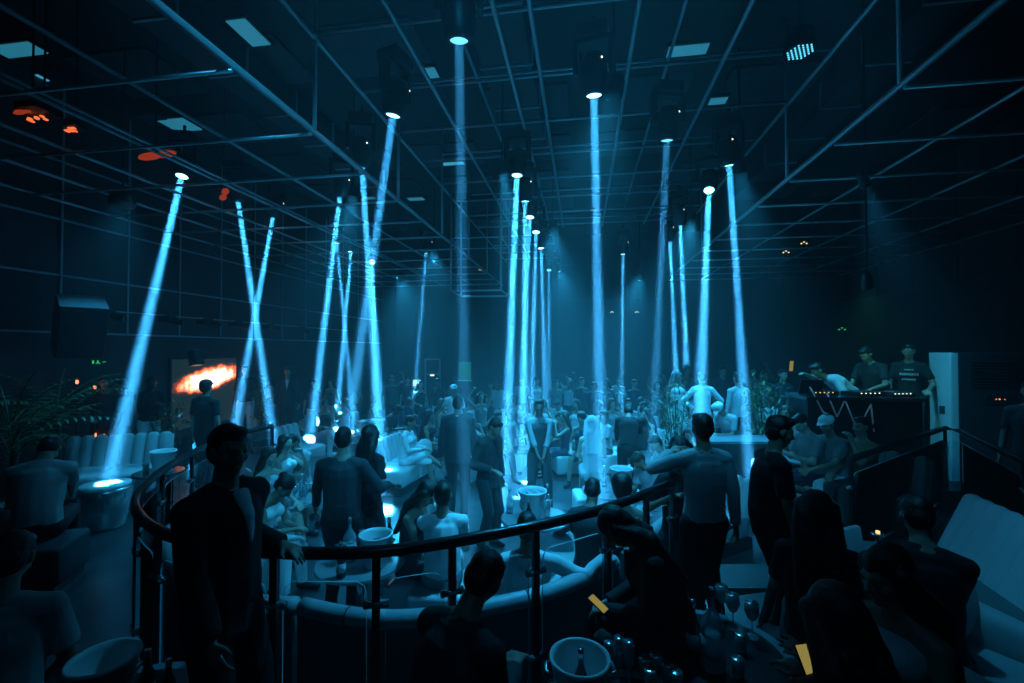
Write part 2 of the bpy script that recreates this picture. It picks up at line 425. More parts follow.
for (lx, ly), (ex, ey, ez), pw, lab in BEAMS:
    a = at_z(lx, ly, 5.3); b = at_z(ex, ey, ez); d = (b - a).normalized()
    q = (-d).to_track_quat('Z', 'Y')
    hc = a - d * .172
    t = thing('moving_head_lamp', lab + ', hung from the grid', 'stage light', (hc.x, hc.y, hc.z + .36))
    yz = math.atan2(d.y, d.x) + math.pi / 2
    def mo(name, me, par, loc=(0, 0, 0)):
        o = bpy.data.objects.new(name, me); COL.objects.link(o); o.parent = par; o.location = loc; return o
    o = mo('base', ME_base, t); o.rotation_euler = (0, 0, yz); MB().tube([(0, 0, .25), (0, 0, HU - hc.z - .36)], .018, 6).obj('clamp', 'black', t)
    o = mo('yoke', ME_yoke, t); o.rotation_euler = (0, 0, yz)
    h = mo('head', ME_head, t, (0, 0, -.36)); h.rotation_mode = 'QUATERNION'; h.rotation_quaternion = q
    mo('lens', ME_lens if pw > .3 else ME_lensd, h); mo('status_light', ME_dot, h)
    L = bpy.data.lights.new('beam_lamp', 'AREA'); L.shape = 'DISK'; L.size = .085; L.spread = math.radians(2.7); L.energy = 180 * pw; L.color = LCOL
    lo = bpy.data.objects.new('beam_lamp', L); COL.objects.link(lo); lo.parent = h; lo.location = (0, 0, -.195)
# unlit wash fixtures: LED par with dots at the upper right, others dark
p = at_z(800, 50, 6.0)
t = thing('led_par_lamp', 'round lamp with a dotted glowing face at the upper right', 'stage light', p)
q = (-(V((0, 7, 0)) - p)).to_track_quat('Z', 'Y').to_matrix()
MB().lathe([(.14, .2), (.17, .0), (.165, -.02)], n=20).obj('housing', 'black', t, smooth=True)
mb = MB()
for i in range(-4, 5):
    for j in range(-4, 5):
        x, y = (i + .5 * (j % 2)) * .044, j * .040
        if x * x + y * y < .02: mb.ell((x, y, -.025), (.011, .011, .008), n=6, m=4)
mb.obj('led_face', emis('led_cyan', (.12, .7, 1), 1.6), t)
MB().tube([(0, 0, .2), (0, 0, ZC - p.z)], .012, 6).obj('hanger', 'black', t)
p = at_z(672, 75, 5.6)
# added floods hung high and floor uplights that brighten hall, crowd and grid
WK = dict(added_flood=.60, added_uplight=.16, booth_lamp=.7)
def wash(name, lab, p, tgt, pw, sp=60, size=.26, col=(.022, .40, .80)):
    d = (V(tgt) - V(p)).normalized(); q = (-d).to_track_quat('Z', 'Y')
    t = thing(name, lab, 'stage light', p); t.rotation_mode = 'QUATERNION'; t.rotation_quaternion = q
    MB().lathe([(size * .62, -.02), (size * .66, .0), (size * .6, .16), (size * .3, .24), (.001, .24)], n=20).obj('housing', 'black', t, smooth=True)
    MB().lathe([(size * .6, .0), (.001, .0)], n=20).obj('front_glass', 'panel', t)
    L = bpy.data.lights.new('wash_light', 'AREA'); L.shape = 'DISK'; L.size = size; L.spread = math.radians(sp); L.energy = pw * WK[name]; L.color = col
    o = bpy.data.objects.new('wash_light', L); COL.objects.link(o); o.parent = t; o.location = (0, 0, -.03)
    if p[2] > 3:
        b = MB().tube([V((0, 0, .1)), q.inverted() @ V((0, 0, ZC - p[2])) + V((0, 0, 0))], .014, 6).obj('hanger', 'black', t)
    return t
wash('added_flood', 'added flood lamp hung over the left front of the pit', P0(200, .6, 6.4), P0(330, 8.0, .6), 70, 46)  # these floods are added fill, aimed at crowd and furniture
wash('added_flood', 'added flood lamp hung over the middle front of the pit', P0(520, .3, 6.4), P0(520, 8.8, .6), 80, 46)
wash('added_flood', 'added flood lamp hung over the right front of the pit', P0(800, .6, 6.4), P0(670, 8.3, .6), 70, 46)
wash('added_flood', 'added flood lamp hung at the far left above the back sofas', P0(400, 15.2, 5.0), P0(430, 12.0, .8), 230, 66)
wash('added_flood', 'added flood lamp hung at the far right above the back sofas', P0(640, 15.0, 5.0), P0(600, 12.0, .8), 230, 66)
wash('added_flood', 'added flood lamp in the grid over the women at the left table', P0(352, 8.1, 5.3), P0(308, 7.1, .4), 140, 72, .16)
wash('added_flood', 'added flood lamp in the grid over the crossed legged woman', P0(434, 12.6, 5.3), P0(420, 9.8, .4), 200, 72, .16)
wash('added_flood', 'added flood lamp in the grid left of the big straight beam', P0(553, 10.2, 5.3), P0(565, 8.8, .4), 200, 72, .16)
wash('added_flood', 'added flood lamp in the grid over the right sofa', P0(692, 9.6, 5.3), P0(655, 7.6, .4), 170, 70, .16)
wash('added_flood', 'added flood lamp in the grid over the back sofas', P0(560, 15.4, 5.3), P0(585, 12.2, .4), 190, 76, .16)
wash('added_flood', 'added flood lamp in the grid over the raised floor crowd', P0(742, 6.9, 5.3), P0(768, 8.2, .4), 70, 62, .16)
wash('added_flood', 'added flood lamp in the grid over the curved sofa', P0(614, 4.9, 5.35), P0(490, 4.2, .4), 85, 62, .16)
wash('added_flood', 'added flood lamp in the grid above the man in the waistcoat', P0(503, 7.1, 5.35), P0(537, 7.2, 1.2), 90, 40, .14)
wash('added_flood', 'added flood lamp high above the near right aimed at the banquette', P0(800, 2.9, 6.1), P0(985, 3.2, 1.0), 8, 36, .14)
wash('added_flood', 'added flood lamp behind the camera over the near tables', P0(600, -1.0, 6.0), P0(620, 3.0, .4), 3.4, 90)
wash('added_flood', 'added flood lamp over the left walkway', P0(120, 6.9, 4.8), P0(100, 5.9, .4), 26, 80)
wash('added_flood', 'small added flood lamp aimed at the white tower unit from the left', P0(868, 6.0, 4.75), P0(943, 6.6, 1.6), 16, 50, .10)
wash('added_uplight', 'added floor lamp by the pit edge at left shining up at the grid', P0(190, 9.3, .62), P0(150, 5.5, 6), 40, 140)  # uplights added to brighten the pipe grid and haze
wash('added_uplight', 'added floor lamp at the back shining up at the grid', P0(520, 15.5, .3), P0(520, 9, 6), 90, 140)
wash('added_uplight', 'added floor lamp between the table and the sofa shining up at the grid', P0(560, 6.4, .25), P0(560, 5.0, 6), 45, 150)
wash('added_uplight', 'added floor lamp on the raised floor at right shining up at the grid', P0(725, 12.0, .62), P0(730, 8.5, 6), 18, 120)
w = bpy.data.worlds.new('world'); S.world = w; w.use_nodes = True; nt = w.node_tree
nt.nodes['Background'].inputs[0].default_value = (.002, .012, .02, 1); nt.nodes['Background'].inputs[1].default_value = .0
vs = nt.nodes.new('ShaderNodeVolumeScatter'); vs.inputs['Density'].default_value = .0125; vs.inputs['Color'].default_value = (.9, .95, 1, 1)
nt.links.new(vs.outputs[0], nt.nodes['World Output'].inputs['Volume'])

# ------------------------------------------------------------------ railings
def railing(name, lab, P, post_idx, ph=1.08, glassy=True, r=.034):
    t = thing(name, lab, 'railing', (P[0].x, P[0].y, PZ)); off = V((P[0].x, P[0].y, PZ))
    Q = [p - off for p in P]
    MB().tube(Q, r, 10).obj('handrail', 'rail', t, smooth=True)
    for i in post_idx:
        p = Q[i]; tg = (Q[min(i + 1, len(Q) - 1)] - Q[max(i - 1, 0)]); tg.z = 0; tg.normalize()
        R_ = Matrix(((tg.x, -tg.y, 0), (tg.y, tg.x, 0), (0, 0, 1)))
        mb = MB().box((p.x, p.y, (p.z - .0) / 2), (.042, .03, p.z - .02), R_).box((p.x, p.y, .01), (.12, .1, .02), R_)
        po = mb.obj('post', 'rail', t)
        for z in (.28, .80): MB().tube([V((p.x, p.y, z)) - tg * .065, V((p.x, p.y, z)) + tg * .065], .022, 8).obj('clamp', 'chrome', po, smooth=True)
    if glassy:
        for a, b in zip(post_idx[:-1], post_idx[1:]):
            seg = Q[a:b + 1]
            # thin slab with inset and rounded corners following the curve
            L = [0]
            for k in range(1, len(seg)): L.append(L[-1] + (seg[k] - seg[k - 1]).length)
            T = L[-1]; ins = .05
            def at(s):
                for k in range(1, len(seg)):
                    if s <= L[k] or k == len(seg) - 1:
                        f = (s - L[k - 1]) / max(1e-6, L[k] - L[k - 1]); return seg[k - 1].lerp(seg[k], f), (seg[k] - seg[k - 1])
            n = max(8, int(T / .06)); z0, z1 = .10, .93; rc = .07; vs = []
            for k in range(n + 1):
                s = ins + (T - 2 * ins) * (.5 - .5 * math.cos(math.pi * k / n)); e = min(s - ins, T - ins - s)
                cut = rc - math.sqrt(max(0, rc * rc - (rc - min(e, rc)) ** 2))
                p, tg = at(s); tg = V((tg.x, tg.y, 0)).normalized(); nn = V((-tg.y, tg.x, 0)) * .005
                dz = p.z - 1.08
                for zz, sg in ((z0 + cut, 1), (z1 - cut, 1), (z1 - cut, -1), (z0 + cut, -1)): vs.append(V((p.x, p.y, zz + dz)) + nn * sg)
            fs = []; mi = []
            for k in range(n):
                o = k * 4
                for j in range(4):
                    fs.append((o + j, o + (j + 1) % 4, o + 4 + (j + 1) % 4, o + 4 + j)); mi.append(1 if j in (1, 3) else 0)
            fs += [(3, 2, 1, 0), (n * 4, n * 4 + 1, n * 4 + 2, n * 4 + 3)]; mi += [1, 1]
            mb = MB(); mb.v = [tuple(v) for v in vs]; mb.f = fs; mb.m = mi
            mb.obj('glass_panel', ['pane', 'paneedge'], t)
    return t
def nearest(px, py):
    tgt = at_z(px, py, PZ + 1.08); return min(range(len(RS)), key=lambda i: (RS[i] - tgt).length)
PI_ = [0] + [nearest(*q) for q in ((230, 437), (195, 452), (160, 472), (141, 490), (138, 512), (160, 531), (215, 547), (274, 552), (369, 552), (455, 542), (544, 525), (602, 509), (645, 495))] + [len(RS) - 1]
railing('curved_railing', 'long curved railing with dark handrail and glass panels around the sunken floor', RS, PI_)
R2 = [at_z(851, 459, PZ + 1.08), at_z(945, 428, PZ + 1.08), at_z(960, 431, PZ + 1.08), at_z(1024, 462, PZ + 1.08), at_z(1100, 500, PZ + 1.08)]
railing('angled_railing', 'right hand angled railing with glass in front of the white tower', R2, [0, 1, 3, 4])
R3 = [pos(858, 6.0, 1.62), pos(872, 5.6, 1.70), pos(908, 5.2, 1.86)]
g3 = thing('step_railing', 'short dark railing between the booth and the angled railing', 'railing', pos(858, 5.9, 0))
MB().tube([at_z(858, 433, 1.5), at_z(905, 411, 1.62)], .03, 8).obj('handrail', 'rail', g3).location = (-g3.location.x, -g3.location.y, 0)
for q in (at_z(858, 433, 1.5), at_z(905, 411, 1.62)):
    MB().tube([q, (q.x, q.y, .0)], .022, 6).obj('post', 'rail', g3).location = (-g3.location.x, -g3.location.y, 0)

# ------------------------------------------------------------------ people
def rotv(v, ax, deg): return Matrix.Rotation(math.radians(deg), 3, ax) @ v
def ik(a, t, l1, l2, hint):
    d = t - a; L = d.length
    if L > (l1 + l2) * .995: t = a + d * ((l1 + l2) * .995 / L); d = t - a; L = d.length
    if L < abs(l1 - l2) + .05: L = abs(l1 - l2) + .05; t = a + d.normalized() * L; d = t - a
    x = (l1 * l1 - l2 * l2 + L * L) / (2 * L); h = math.sqrt(max(0, l1 * l1 - x * x)); dn = d / d.length
    hv = hint - dn * hint.dot(dn)
    hv = hv.normalized() if hv.length > 1e-4 else frame(dn)[0]
    return a + dn * x + hv * h, t
_dg = None
def remesh(mb, vox, smooth_it=3, fold=0., seed=0, fs=14., folddir=None):
    me = bpy.data.meshes.new('tmp'); me.from_pydata(mb.v, [], mb.f); o = bpy.data.objects.new('tmp', me); COL.objects.link(o)
    r = o.modifiers.new('r', 'REMESH'); r.mode = 'VOXEL'; r.voxel_size = vox; r.use_smooth_shade = True
    if smooth_it:
        s_ = o.modifiers.new('s', 'SMOOTH'); s_.factor = .5; s_.iterations = smooth_it
    dg = bpy.context.evaluated_depsgraph_get(); dg.update()
    m2 = bpy.data.meshes.new_from_object(o.evaluated_get(dg)); bpy.data.objects.remove(o); bpy.data.meshes.remove(me)
    if fold:
        so = V((seed * 3.1, seed * 1.7, 0))
        import numpy as np
        N = len(m2.vertices); nr = np.empty(N * 3, dtype=np.float32); cc = np.empty(N * 3, dtype=np.float32)
        m2.vertex_normals.foreach_get('vector', nr); m2.vertices.foreach_get('co', cc); am = np.empty(N, dtype=np.float32)
        for vi in range(N):
            p = V(cc[vi * 3:vi * 3 + 3]); n_ = noise.noise(V((p.x * fs, p.y * fs, p.z * fs * .45)) + so) + .6 * noise.noise(V((p.x * fs * .6 + p.z * fs, p.y * fs * .6, p.z * fs * .8)) + so)
            am[vi] = n_ * fold
        cc += nr * np.repeat(am, 3); m2.vertices.foreach_set('co', cc); m2.update()
    return m2
POSES = {
    'stand': dict(),
    'stand2': dict(LH=(.30, .02, .86), RH=(-.16, -.22, 1.08), lean=2),
    'phone': dict(LH=(.10, -.30, 1.22), RH=(-.06, -.30, 1.25), headp=28, curl=60),
    'clasp': dict(LH=(.05, -.20, .88), RH=(-.03, -.22, .90), LF=(.16, 0, .08), RF=(-.16, 0, .08), curl=40),
    'arms_up': dict(LH=(.22, -.12, 1.86), RH=(-.24, -.06, 1.80), headp=-8),
    'one_up': dict(LH=(.30, -.22, 1.80), RH=(-.25, -.1, .95)),
    'akimbo': dict(LH=(.17, -.07, 1.02), RH=(-.17, -.07, 1.02), LE=(1, .2, .1), RE=(-1, .2, .1)),
    'bend': dict(lean=52, hz=.90, hy=.10, LH=(.22, -.62, .80), RH=(-.18, -.60, .78), headp=10, LF=(.12, .05, .08), RF=(-.12, -.02, .08)),
    'sit': dict(hz=.53, LF=(.13, -.50, .08), RF=(-.13, -.47, .08), LH=(.14, -.36, .66), RH=(-.13, -.35, .66), sit=1, lean=4),
    'sit_lean': dict(hz=.53, lean=28, LF=(.14, -.46, .08), RF=(-.13, -.44, .08), LH=(.06, -.46, .68), RH=(-.05, -.46, .70), headp=22, sit=1),
    'sit_phone': dict(hz=.53, lean=10, LF=(.12, -.5, .08), RF=(-.12, -.46, .08), LH=(.06, -.40, .80), RH=(-.05, -.38, .82), headp=30, sit=1, curl=60),
    'sit_cross': dict(hz=.53, lean=6, LF=(.05, -.52, .08), RF=(.22, -.66, .34), RK=(.15, -.3, 1), LH=(.12, -.36, .72), RH=(-.06, -.36, .74), sit=1, headp=8),
    'sit_arm': dict(hz=.53, lean=-8, LF=(.13, -.50, .08), RF=(-.13, -.47, .08), LH=(.14, -.34, .64), RH=(-.62, .10, .98), RE=(-.2, .6, -.5), sit=1, headp=4),
    'sit_up': dict(hz=.53, lean=2, LF=(.13, -.50, .08), RF=(-.13, -.47, .08), LH=(.20, -.26, 1.38), RH=(-.13, -.34, .68), sit=1),
    'sit_drink': dict(hz=.53, lean=2, LF=(.13, -.50, .08), RF=(-.13, -.47, .08), LH=(.06, -.26, 1.08), RH=(-.13, -.34, .66), sit=1, curl=55),
}
def build_person(P, top='tee', bottom='trousers', hair='short', fem=False, vox=.013, mats=None, hvy=1.0, seed=0, fold=.006, eyes=False, extra=None):
    """returns list of (name, mesh). local frame: feet at z=0, face towards -Y, person's left at +X"""
    P = dict(P); P.update(extra or {})
    g_ = P.get
    fr = 1.0 if not fem else .9
    hz = g_('hz', .93); hip = V((0, g_('hy', 0), hz))
    ln, sd, tw = g_('lean', 0), g_('side', 0), g_('twist', 0)
    u = rotv(rotv(V((0, 0, 1)), 'X', ln), 'Y', sd)
    l = rotv(rotv(V((1, 0, 0)), 'Z', tw), 'Y', sd); l = (l - u * l.dot(u)).normalized(); f = l.cross(u)
    # pelvis stays with legs
    u1 = rotv(V((0, 0, 1)), 'X', ln * .6); chest = hip + u1 * .26 + u * .06; neck = hip + u1 * .24 + u * .29
    sw = .166 * (fr if fem else 1) * (.5 + .5 * hvy)
    shL = neck - u * .068 + l * sw; shR = neck - u * .068 - l * sw
    hp, hy_ = g_('headp', 0), g_('heady', 0)
    hu = Matrix.Rotation(math.radians(-hp), 3, l) @ u if False else (Matrix.Rotation(math.radians(hp), 3, l) @ u)
    hf = l.cross(hu); hl = l
    Rz = Matrix.Rotation(math.radians(hy_), 3, hu); hf = Rz @ hf; hl = Rz @ hl
    if g_('level', 1): pass
    hc = neck + (u * .5 + hu * .5).normalized() * .085 + hu * .085 + hf * .015
    hiL = hip + V((.09, 0, -.04)); hiR = hip + V((-.09, 0, -.04))
    tL = V(g_('LF', (.10, .0, .08))); tR = V(g_('RF', (-.10, .03, .08)))
    kh = V((0, -1, .6)) if g_('sit') else V((0, -1, 0))
    kL, aL = ik(hiL, tL, .425, .42, V(g_('LK', kh))); kR, aR = ik(hiR, tR, .425, .42, V(g_('RK', kh)))
    if g_('absh'):
        hL, hR = V(g_('LH')), V(g_('RH'))
    else:
        hL = V(g_('LH', (.26, -.06, .80))); hR = V(g_('RH', (-.26, -.04, .80)))
    eL, wL = ik(shL, hL, .285, .26, V(g_('LE', (.45, .7, -.6)))); eR, wR = ik(shR, hR, .285, .26, V(g_('RE', (-.45, .7, -.6))))
    curl = g_('curl', 25)
    out = []
    b = MB(); h_ = hvy; detail = vox < .011
    # torso
    b.cap(hip - u1 * .02, hip + u1 * .10, .150 * h_ ** .5, .125 * h_, l, .75, .75 * h_)
    b.cap(hip + u1 * .08, chest + u * .06, .122 * h_, .150 * h_ ** .5, l, .75 * h_, .66 * h_ ** .5)
    b.cap(chest + u * .02, neck - u * .04, .155 * fr, .115 * fr, l, .62, .60)
    b.cap(shL, shR, .054 * fr, .054 * fr)
    for sh in (shL, shR): b.cap(neck + u * .005, sh, .046 * fr, .050 * fr)
    if fem:
        for s_ in (-1, 1): b.ell(chest + u * .06 + f * .085 + l * (.072 * s_), (.062, .062, .062), (l, f, u))
    b.cap(neck - u * .03, hc - hu * .06, .060 * fr, .052 * fr)
    for hi, k, a in ((hiL, kL, aL), (hiR, kR, aR)):
        b.cap(hi, k, .088 * h_ ** .5, .056); b.cap(k, k.lerp(a, .35), .054, .056); b.cap(k.lerp(a, .3), a, .055, .036)
        ff = V((0, -1, 0)) if abs(a.z - .08) < .02 else (V((0, -1, 0)) * .75 + V((0, 0, -.65))); ff = V((a.x * .8, ff.y, ff.z)).normalized()
        b.cap(a - V((0, 0, .035)), a + ff * .15 - V((0, 0, .05)), .038, .030)
    # arms and hands
    for sh, e, w_, s_ in ((shL, eL, wL, 1), (shR, eR, wR, -1)):
        b.cap(sh, e, .048 * fr * h_ ** .4, .037 * fr); b.cap(e, w_, .038 * fr, .026 * fr)
        fd = (w_ - e).normalized()
        pn = V(g_('LP' if s_ > 0 else 'RP', (-s_, 0, 0) if fd.z < -.3 else (0, 0, -1)))  # palm normal
        pn = (pn - fd * pn.dot(fd)); pn = pn.normalized() if pn.length > .1 else frame(fd)[0]
        sdv = pn.cross(fd) * s_                # thumb side... points forward when the arm hangs
        if sdv.dot(f) < 0 and fd.z < -.3: sdv = -sdv
        hr = 1.0 if detail else 1.15
        b.cap(w_, w_ + fd * .075, .026 * fr, .040 * fr, sdv, .8, .42)
        for q, (off, ln_) in enumerate(((.030, .072), (.010, .080), (-.010, .074), (-.029, .058))):
            p0 = w_ + fd * .080 + sdv * off; cc = curl + q * 6
            d1 = Matrix.Rotation(math.radians(cc * .7), 3, pn.cross(fd).normalized() * -1) @ fd
            if d1.dot(pn) < 0: d1 = Matrix.Rotation(math.radians(-cc * .7), 3, pn.cross(fd).normalized() * -1) @ fd
            d2 = (d1 + pn * math.sin(math.radians(cc))).normalized()
            sp = sdv * (off * .35)
            p1 = p0 + (d1 * ln_ * .5 + sp); b.cap(p0 - fd * .01, p1, .0100 * hr, .0092 * hr, n=8); b.cap(p1, p1 + d2 * ln_ * .55, .0092 * hr, .0080 * hr, n=8)
        t0 = w_ + fd * .02 + sdv * .026; t1 = t0 + (fd * .6 + sdv * .75 + pn * .25).normalized() * .042
        b.cap(t0, t1, .014 * hr, .011 * hr, n=8); b.cap(t1, t1 + (fd + sdv * .25 + pn * .3).normalized() * .034, .0105 * hr, .009 * hr, n=8)
    # head
    ax = (hl, hf, hu)
    b.ell(hc + hu * .028 - hf * .010, (.074, .092, .088), ax); b.ell(hc - hu * .015 + hf * .018, (.064, .070, .085), ax)
    b.cap(hc - hu * .055 + hf * .030, hc - hu * .085 + hf * .062, .048, .026, hl, .8, .9)
    b.cap(hc + hu * .020 + hf * .082, hc - hu * .022 + hf * .108, .009, .014); b.ell(hc - hu * .024 + hf * .095, (.019, .014, .011), ax)
    b.cap(hc + hu * .030 + hf * .078 - hl * .035, hc + hu * .030 + hf * .078 + hl * .035, .011, .011)
    b.cap(hc - hu * .050 + hf * .084 - hl * .018, hc - hu * .050 + hf * .084 + hl * .018, .009, .009)
    b.cap(hc - hu * .063 + hf * .080 - hl * .013, hc - hu * .063 + hf * .080 + hl * .013, .010, .010)
    for s_ in (-1, 1):
        b.ell(hc - hf * .005 + hl * (.075 * s_), (.012, .020, .032), ax); b.ell(hc - hu * .02 + hf * .055 + hl * (.038 * s_), (.022, .025, .024), ax)
    out.append(('body', remesh(b, vox, 2 if detail else 1)))
    if eyes:
        eb = MB()
        for s_ in (-1, 1): eb.ell(hc + hu * .010 + hf * .077 + hl * (.031 * s_), (.013, .011, .009), ax, n=8, m=6)
        me = bpy.data.meshes.new('eyes'); me.from_pydata(eb.v, [], eb.f); out.append(('eyes', me))
    # hair
    b = MB()
    if hair in ('short', 'fade', 'long', 'bun', 'wavy', 'afro', 'cap', 'hat'):
        k = {'short': 1.0, 'fade': .96, 'afro': 1.18}.get(hair, 1.05)
        b.ell(hc + hu * .045 - hf * .020, (.082 * k, .094 * k, .085 * k), ax)
        b.ell(hc - hf * .040 + hu * .0, (.078 * k, .068 * k, .085 * k), ax)
        if hair in ('short', 'afro'): b.ell(hc + hu * .095 + hf * .035, (.062, .055, .032 * k), ax)
        if hair in ('long', 'wavy'):
            wv = .018 if hair == 'wavy' else .0
            for s_ in (-1, 0, 1):
                p0 = hc + hu * .03 - hf * (.05 if s_ == 0 else .0) + hl * (.065 * s_)
                p1 = neck + u * .03 - f * .055 + l * ((.075 + wv) * s_); p2 = neck - u * (.26 if fem else .1) - f * (.135) + l * ((.075 + wv) * s_)
                b.cap(p0, p1, .052, .060 + wv, hl, .9, .8); b.cap(p1, p2, .062 + wv, .038 + wv, l, .7, .6)
        if hair == 'bun': b.ell(hc - hf * .10 + hu * .06, (.045, .045, .045), ax)
        hm = remesh(b, max(vox, .009) if hair in ('long', 'wavy', 'afro') else vox, 2 if hair != 'wavy' else 1, .005 if hair == 'long' else .009 if hair == 'wavy' else .004, seed, 22 if hair != 'wavy' else 14)
        out.append(('hair', hm))
    if hair in ('cap', 'hat'):
        b = MB(); q = Matrix((hl, hf, hu)).transposed()
        if hair == 'cap':
            b.ell(hc + hu * .06 - hf * .008, (.090, .104, .075), ax); b.cap(hc + hu * .055 + hf * .07, hc + hu * .045 + hf * .15, .07, .05, hl, .12, .12)
        else:
            b.lathe([(.02, .17), (.085, .165), (.1, .06), (.17, .055), (.175, .045), (.10, .04), (.09, .0)], hc + hu * .02 - hf * .01, 20, 0, q)
        out.append(('hat', remesh(b, max(vox, .008), 1)))
    # top
    b = MB(); ease = .016
    if top:
        slv = {'tee': .62, 'long': 1., 'jacket': 1., 'vest': 0, 'tank': 0, 'dress': 0, 'shirtroll': .9, 'dresstee': .6}[top]
        rr = {'tank': .008, 'dress': .010}.get(top, ease) + (.012 if top == 'jacket' else 0)
        b.cap(hip - u1 * .00, hip + u1 * .12, .150 * h_ ** .5 + rr, .126 * h_ + rr + .006, l, .78, .80 * h_, flat0=True)
        b.cap(hip + u1 * .08, chest + u * .06, .124 * h_ + rr + .006, .152 * h_ ** .5 + rr, l, .8 * h_, .72 * h_ ** .5)
        b.cap(chest + u * .02, neck - u * (.030 if slv else .09), .157 * fr + rr, .118 * fr + rr * .7, l, .68, .62, flat1=True)
        if fem:
            for s_ in (-1, 1): b.ell(chest + u * .06 + f * .088 + l * (.072 * s_), (.068, .068, .066), (l, f, u))
        if top == 'jacket':
            b.cap(hip - u1 * .12, hip + u1 * .05, .170 * h_ ** .5, .165 * h_ ** .5, l, .82, .78, flat0=True)
        if top in ('dress', 'dresstee'):
            if g_('sit'):
                for hi, k_ in ((hiL, kL), (hiR, kR)): b.cap(hi, hi.lerp(k_, .75), .105, .085)
                b.cap(hiL.lerp(kL, .35), hiR.lerp(kR, .35), .09, .09)
            else: b.cap(hip - V((0, 0, .36)), hip, .165, .155, l, .75, .78, flat0=True)
        if slv:
            b.cap(shL, shR, .056 * fr + rr * .6, .056 * fr + rr * .6)
            for sh in (shL, shR): b.cap(neck - u * .012, sh, .046 * fr + rr * .5, .052 * fr + rr * .6)
            b.cap(neck - u * .06, neck - u * .012, .10 * fr, .070 * fr, l, .75, .9, flat1=True)
            for sh, e, w_ in ((shL, eL, wL), (shR, eR, wR)):
                aR_ = .049 * fr * h_ ** .4 + rr * .65
                if slv <= .62: b.cap(sh, sh.lerp(e, slv / .62 * .72), aR_, aR_ * .96 + .004, flat1=True)
                else:
                    b.cap(sh, e, aR_, .040 * fr + rr * .7); b.cap(e, e.lerp(w_, .93 if slv == 1. else .35), .040 * fr + rr * .7, .032 * fr + rr * .7, flat1=True)
        elif top != 'dress':
            for sh in (shL, shR): b.cap(sh.lerp(neck, .45) - u * .0, chest + (sh - neck) * .5, .040, .05)
        out.append(('jacket' if top == 'jacket' else {'vest': 'waistcoat', 'dress': 'dress', 'dresstee': 'dress'}.get(top, 'shirt'), remesh(b, vox, 2, fold, seed, 11)))
    if top == 'jacket' or g_('collar'):
        b = MB()
        b.cap(neck - u * .25 + f * .166, neck - u * .12 + f * .152, .012, .030, l, .4, .4); b.cap(neck - u * .12 + f * .152, neck - u * .02 + f * .098, .030, .046, l, .4, .4)
        b.cap(neck - u * .03, neck + u * .012, .072 * fr, .062 * fr, l, .95, .95, flat1=True)
        out.append(('collar', remesh(b, vox, 1)))
    if top == 'vest':
        b = MB()
        for sh, e, w_ in ((shL, eL, wL), (shR, eR, wR)):
            b.cap(sh, e, .060, .052); b.cap(e, e.lerp(w_, .4), .052, .044, flat1=True); b.cap(neck - u * .012, sh, .052, .056)
        b.cap(shL, shR, .060, .060); b.cap(neck - u * .22 + f * .068, neck - u * .02 + f * .02, .03, .07, l, .8, .8); b.cap(neck - u * .03, neck + u * .01, .072, .062, flat1=True)
        out.append(('shirt', remesh(b, vox, 2, fold, seed, 11)))
    # bottom
    if bottom in ('trousers', 'shorts'):
        b = MB(); b.cap(hip - u1 * .03, hip + u1 * .08, .158 * h_ ** .5, .135 * h_, l, .8, .8 * h_ ** .5, flat1=True)
        for hi, k_, a in ((hiL, kL, aL), (hiR, kR, aR)):
            b.cap(hi, k_, .100 * h_ ** .5, .072)
            if bottom == 'trousers': b.cap(k_, a - (a - k_).normalized() * .0, .072, .056, flat1=True)
        out.append(('trousers' if bottom == 'trousers' else 'shorts', remesh(b, vox, 2, fold, seed + 5, 9)))
    b = MB()
    for a in (aL, aR):
        ff = V((0, -1, 0)) if abs(a.z - .08) < .02 else V((0, -.75, -.65)); ff = V((a.x * .8, ff.y, ff.z)).normalized()
        b.cap(a - V((0, 0, .035)) - ff * .03, a + ff * .165 - V((0, 0, .045)), .044, .036)
        b.cap(a - V((0, 0, .04)), a + V((0, 0, .01)), .044, .042)
    out.append(('shoes', remesh(b, max(vox, .01), 1)))
    info = dict(head=hc, wL=wL, wR=wR, hip=hip, fL=(wL - eL).normalized(), fR=(wR - eR).normalized(), f=f, u=u)
    return out, info
_pc = {}
def person(label, loc, face, pose='stand', top='tee', bottom='trousers', hair='short', fem=False, vox=.013, cols=None, hvy=1., scale=1., extra=None, group=None, eyes=False, fold=.006, key=None):
    """face: degrees turned from facing the camera; positive turns to the picture's right"""
    key = key or (pose, top, bottom, hair, fem, vox, hvy, str(extra))
    if key not in _pc: _pc[key] = build_person(POSES[pose], top, bottom, hair, fem, vox, None, hvy, len(_pc), fold, eyes, extra)
    parts, info = _pc[key]
    c = dict(body='skin', hair='hair', jacket='c_black', shirt='c_grey', waistcoat='c_navy', dress='c_grey', collar='c_white', trousers='c_char', shorts='c_grey', shoes='shoe', hat='c_black', eyes='eye'); c.update(cols or {})
    t = thing('person', label, 'person', loc, yaw + math.radians(face), group); t.scale = (scale,) * 3
    for n, me in parts:
        o = bpy.data.objects.new(n, me); COL.objects.link(o); o.parent = t
        if not me.materials: me.materials.append(M[c[n]])
        for sl in o.material_slots: sl.link = 'OBJECT'; sl.material = M[c[n]]
    return t, info
# ------------------------------------------------------------------ CAST
def atd(px, py, d): return CAM + ray(px, py) * d
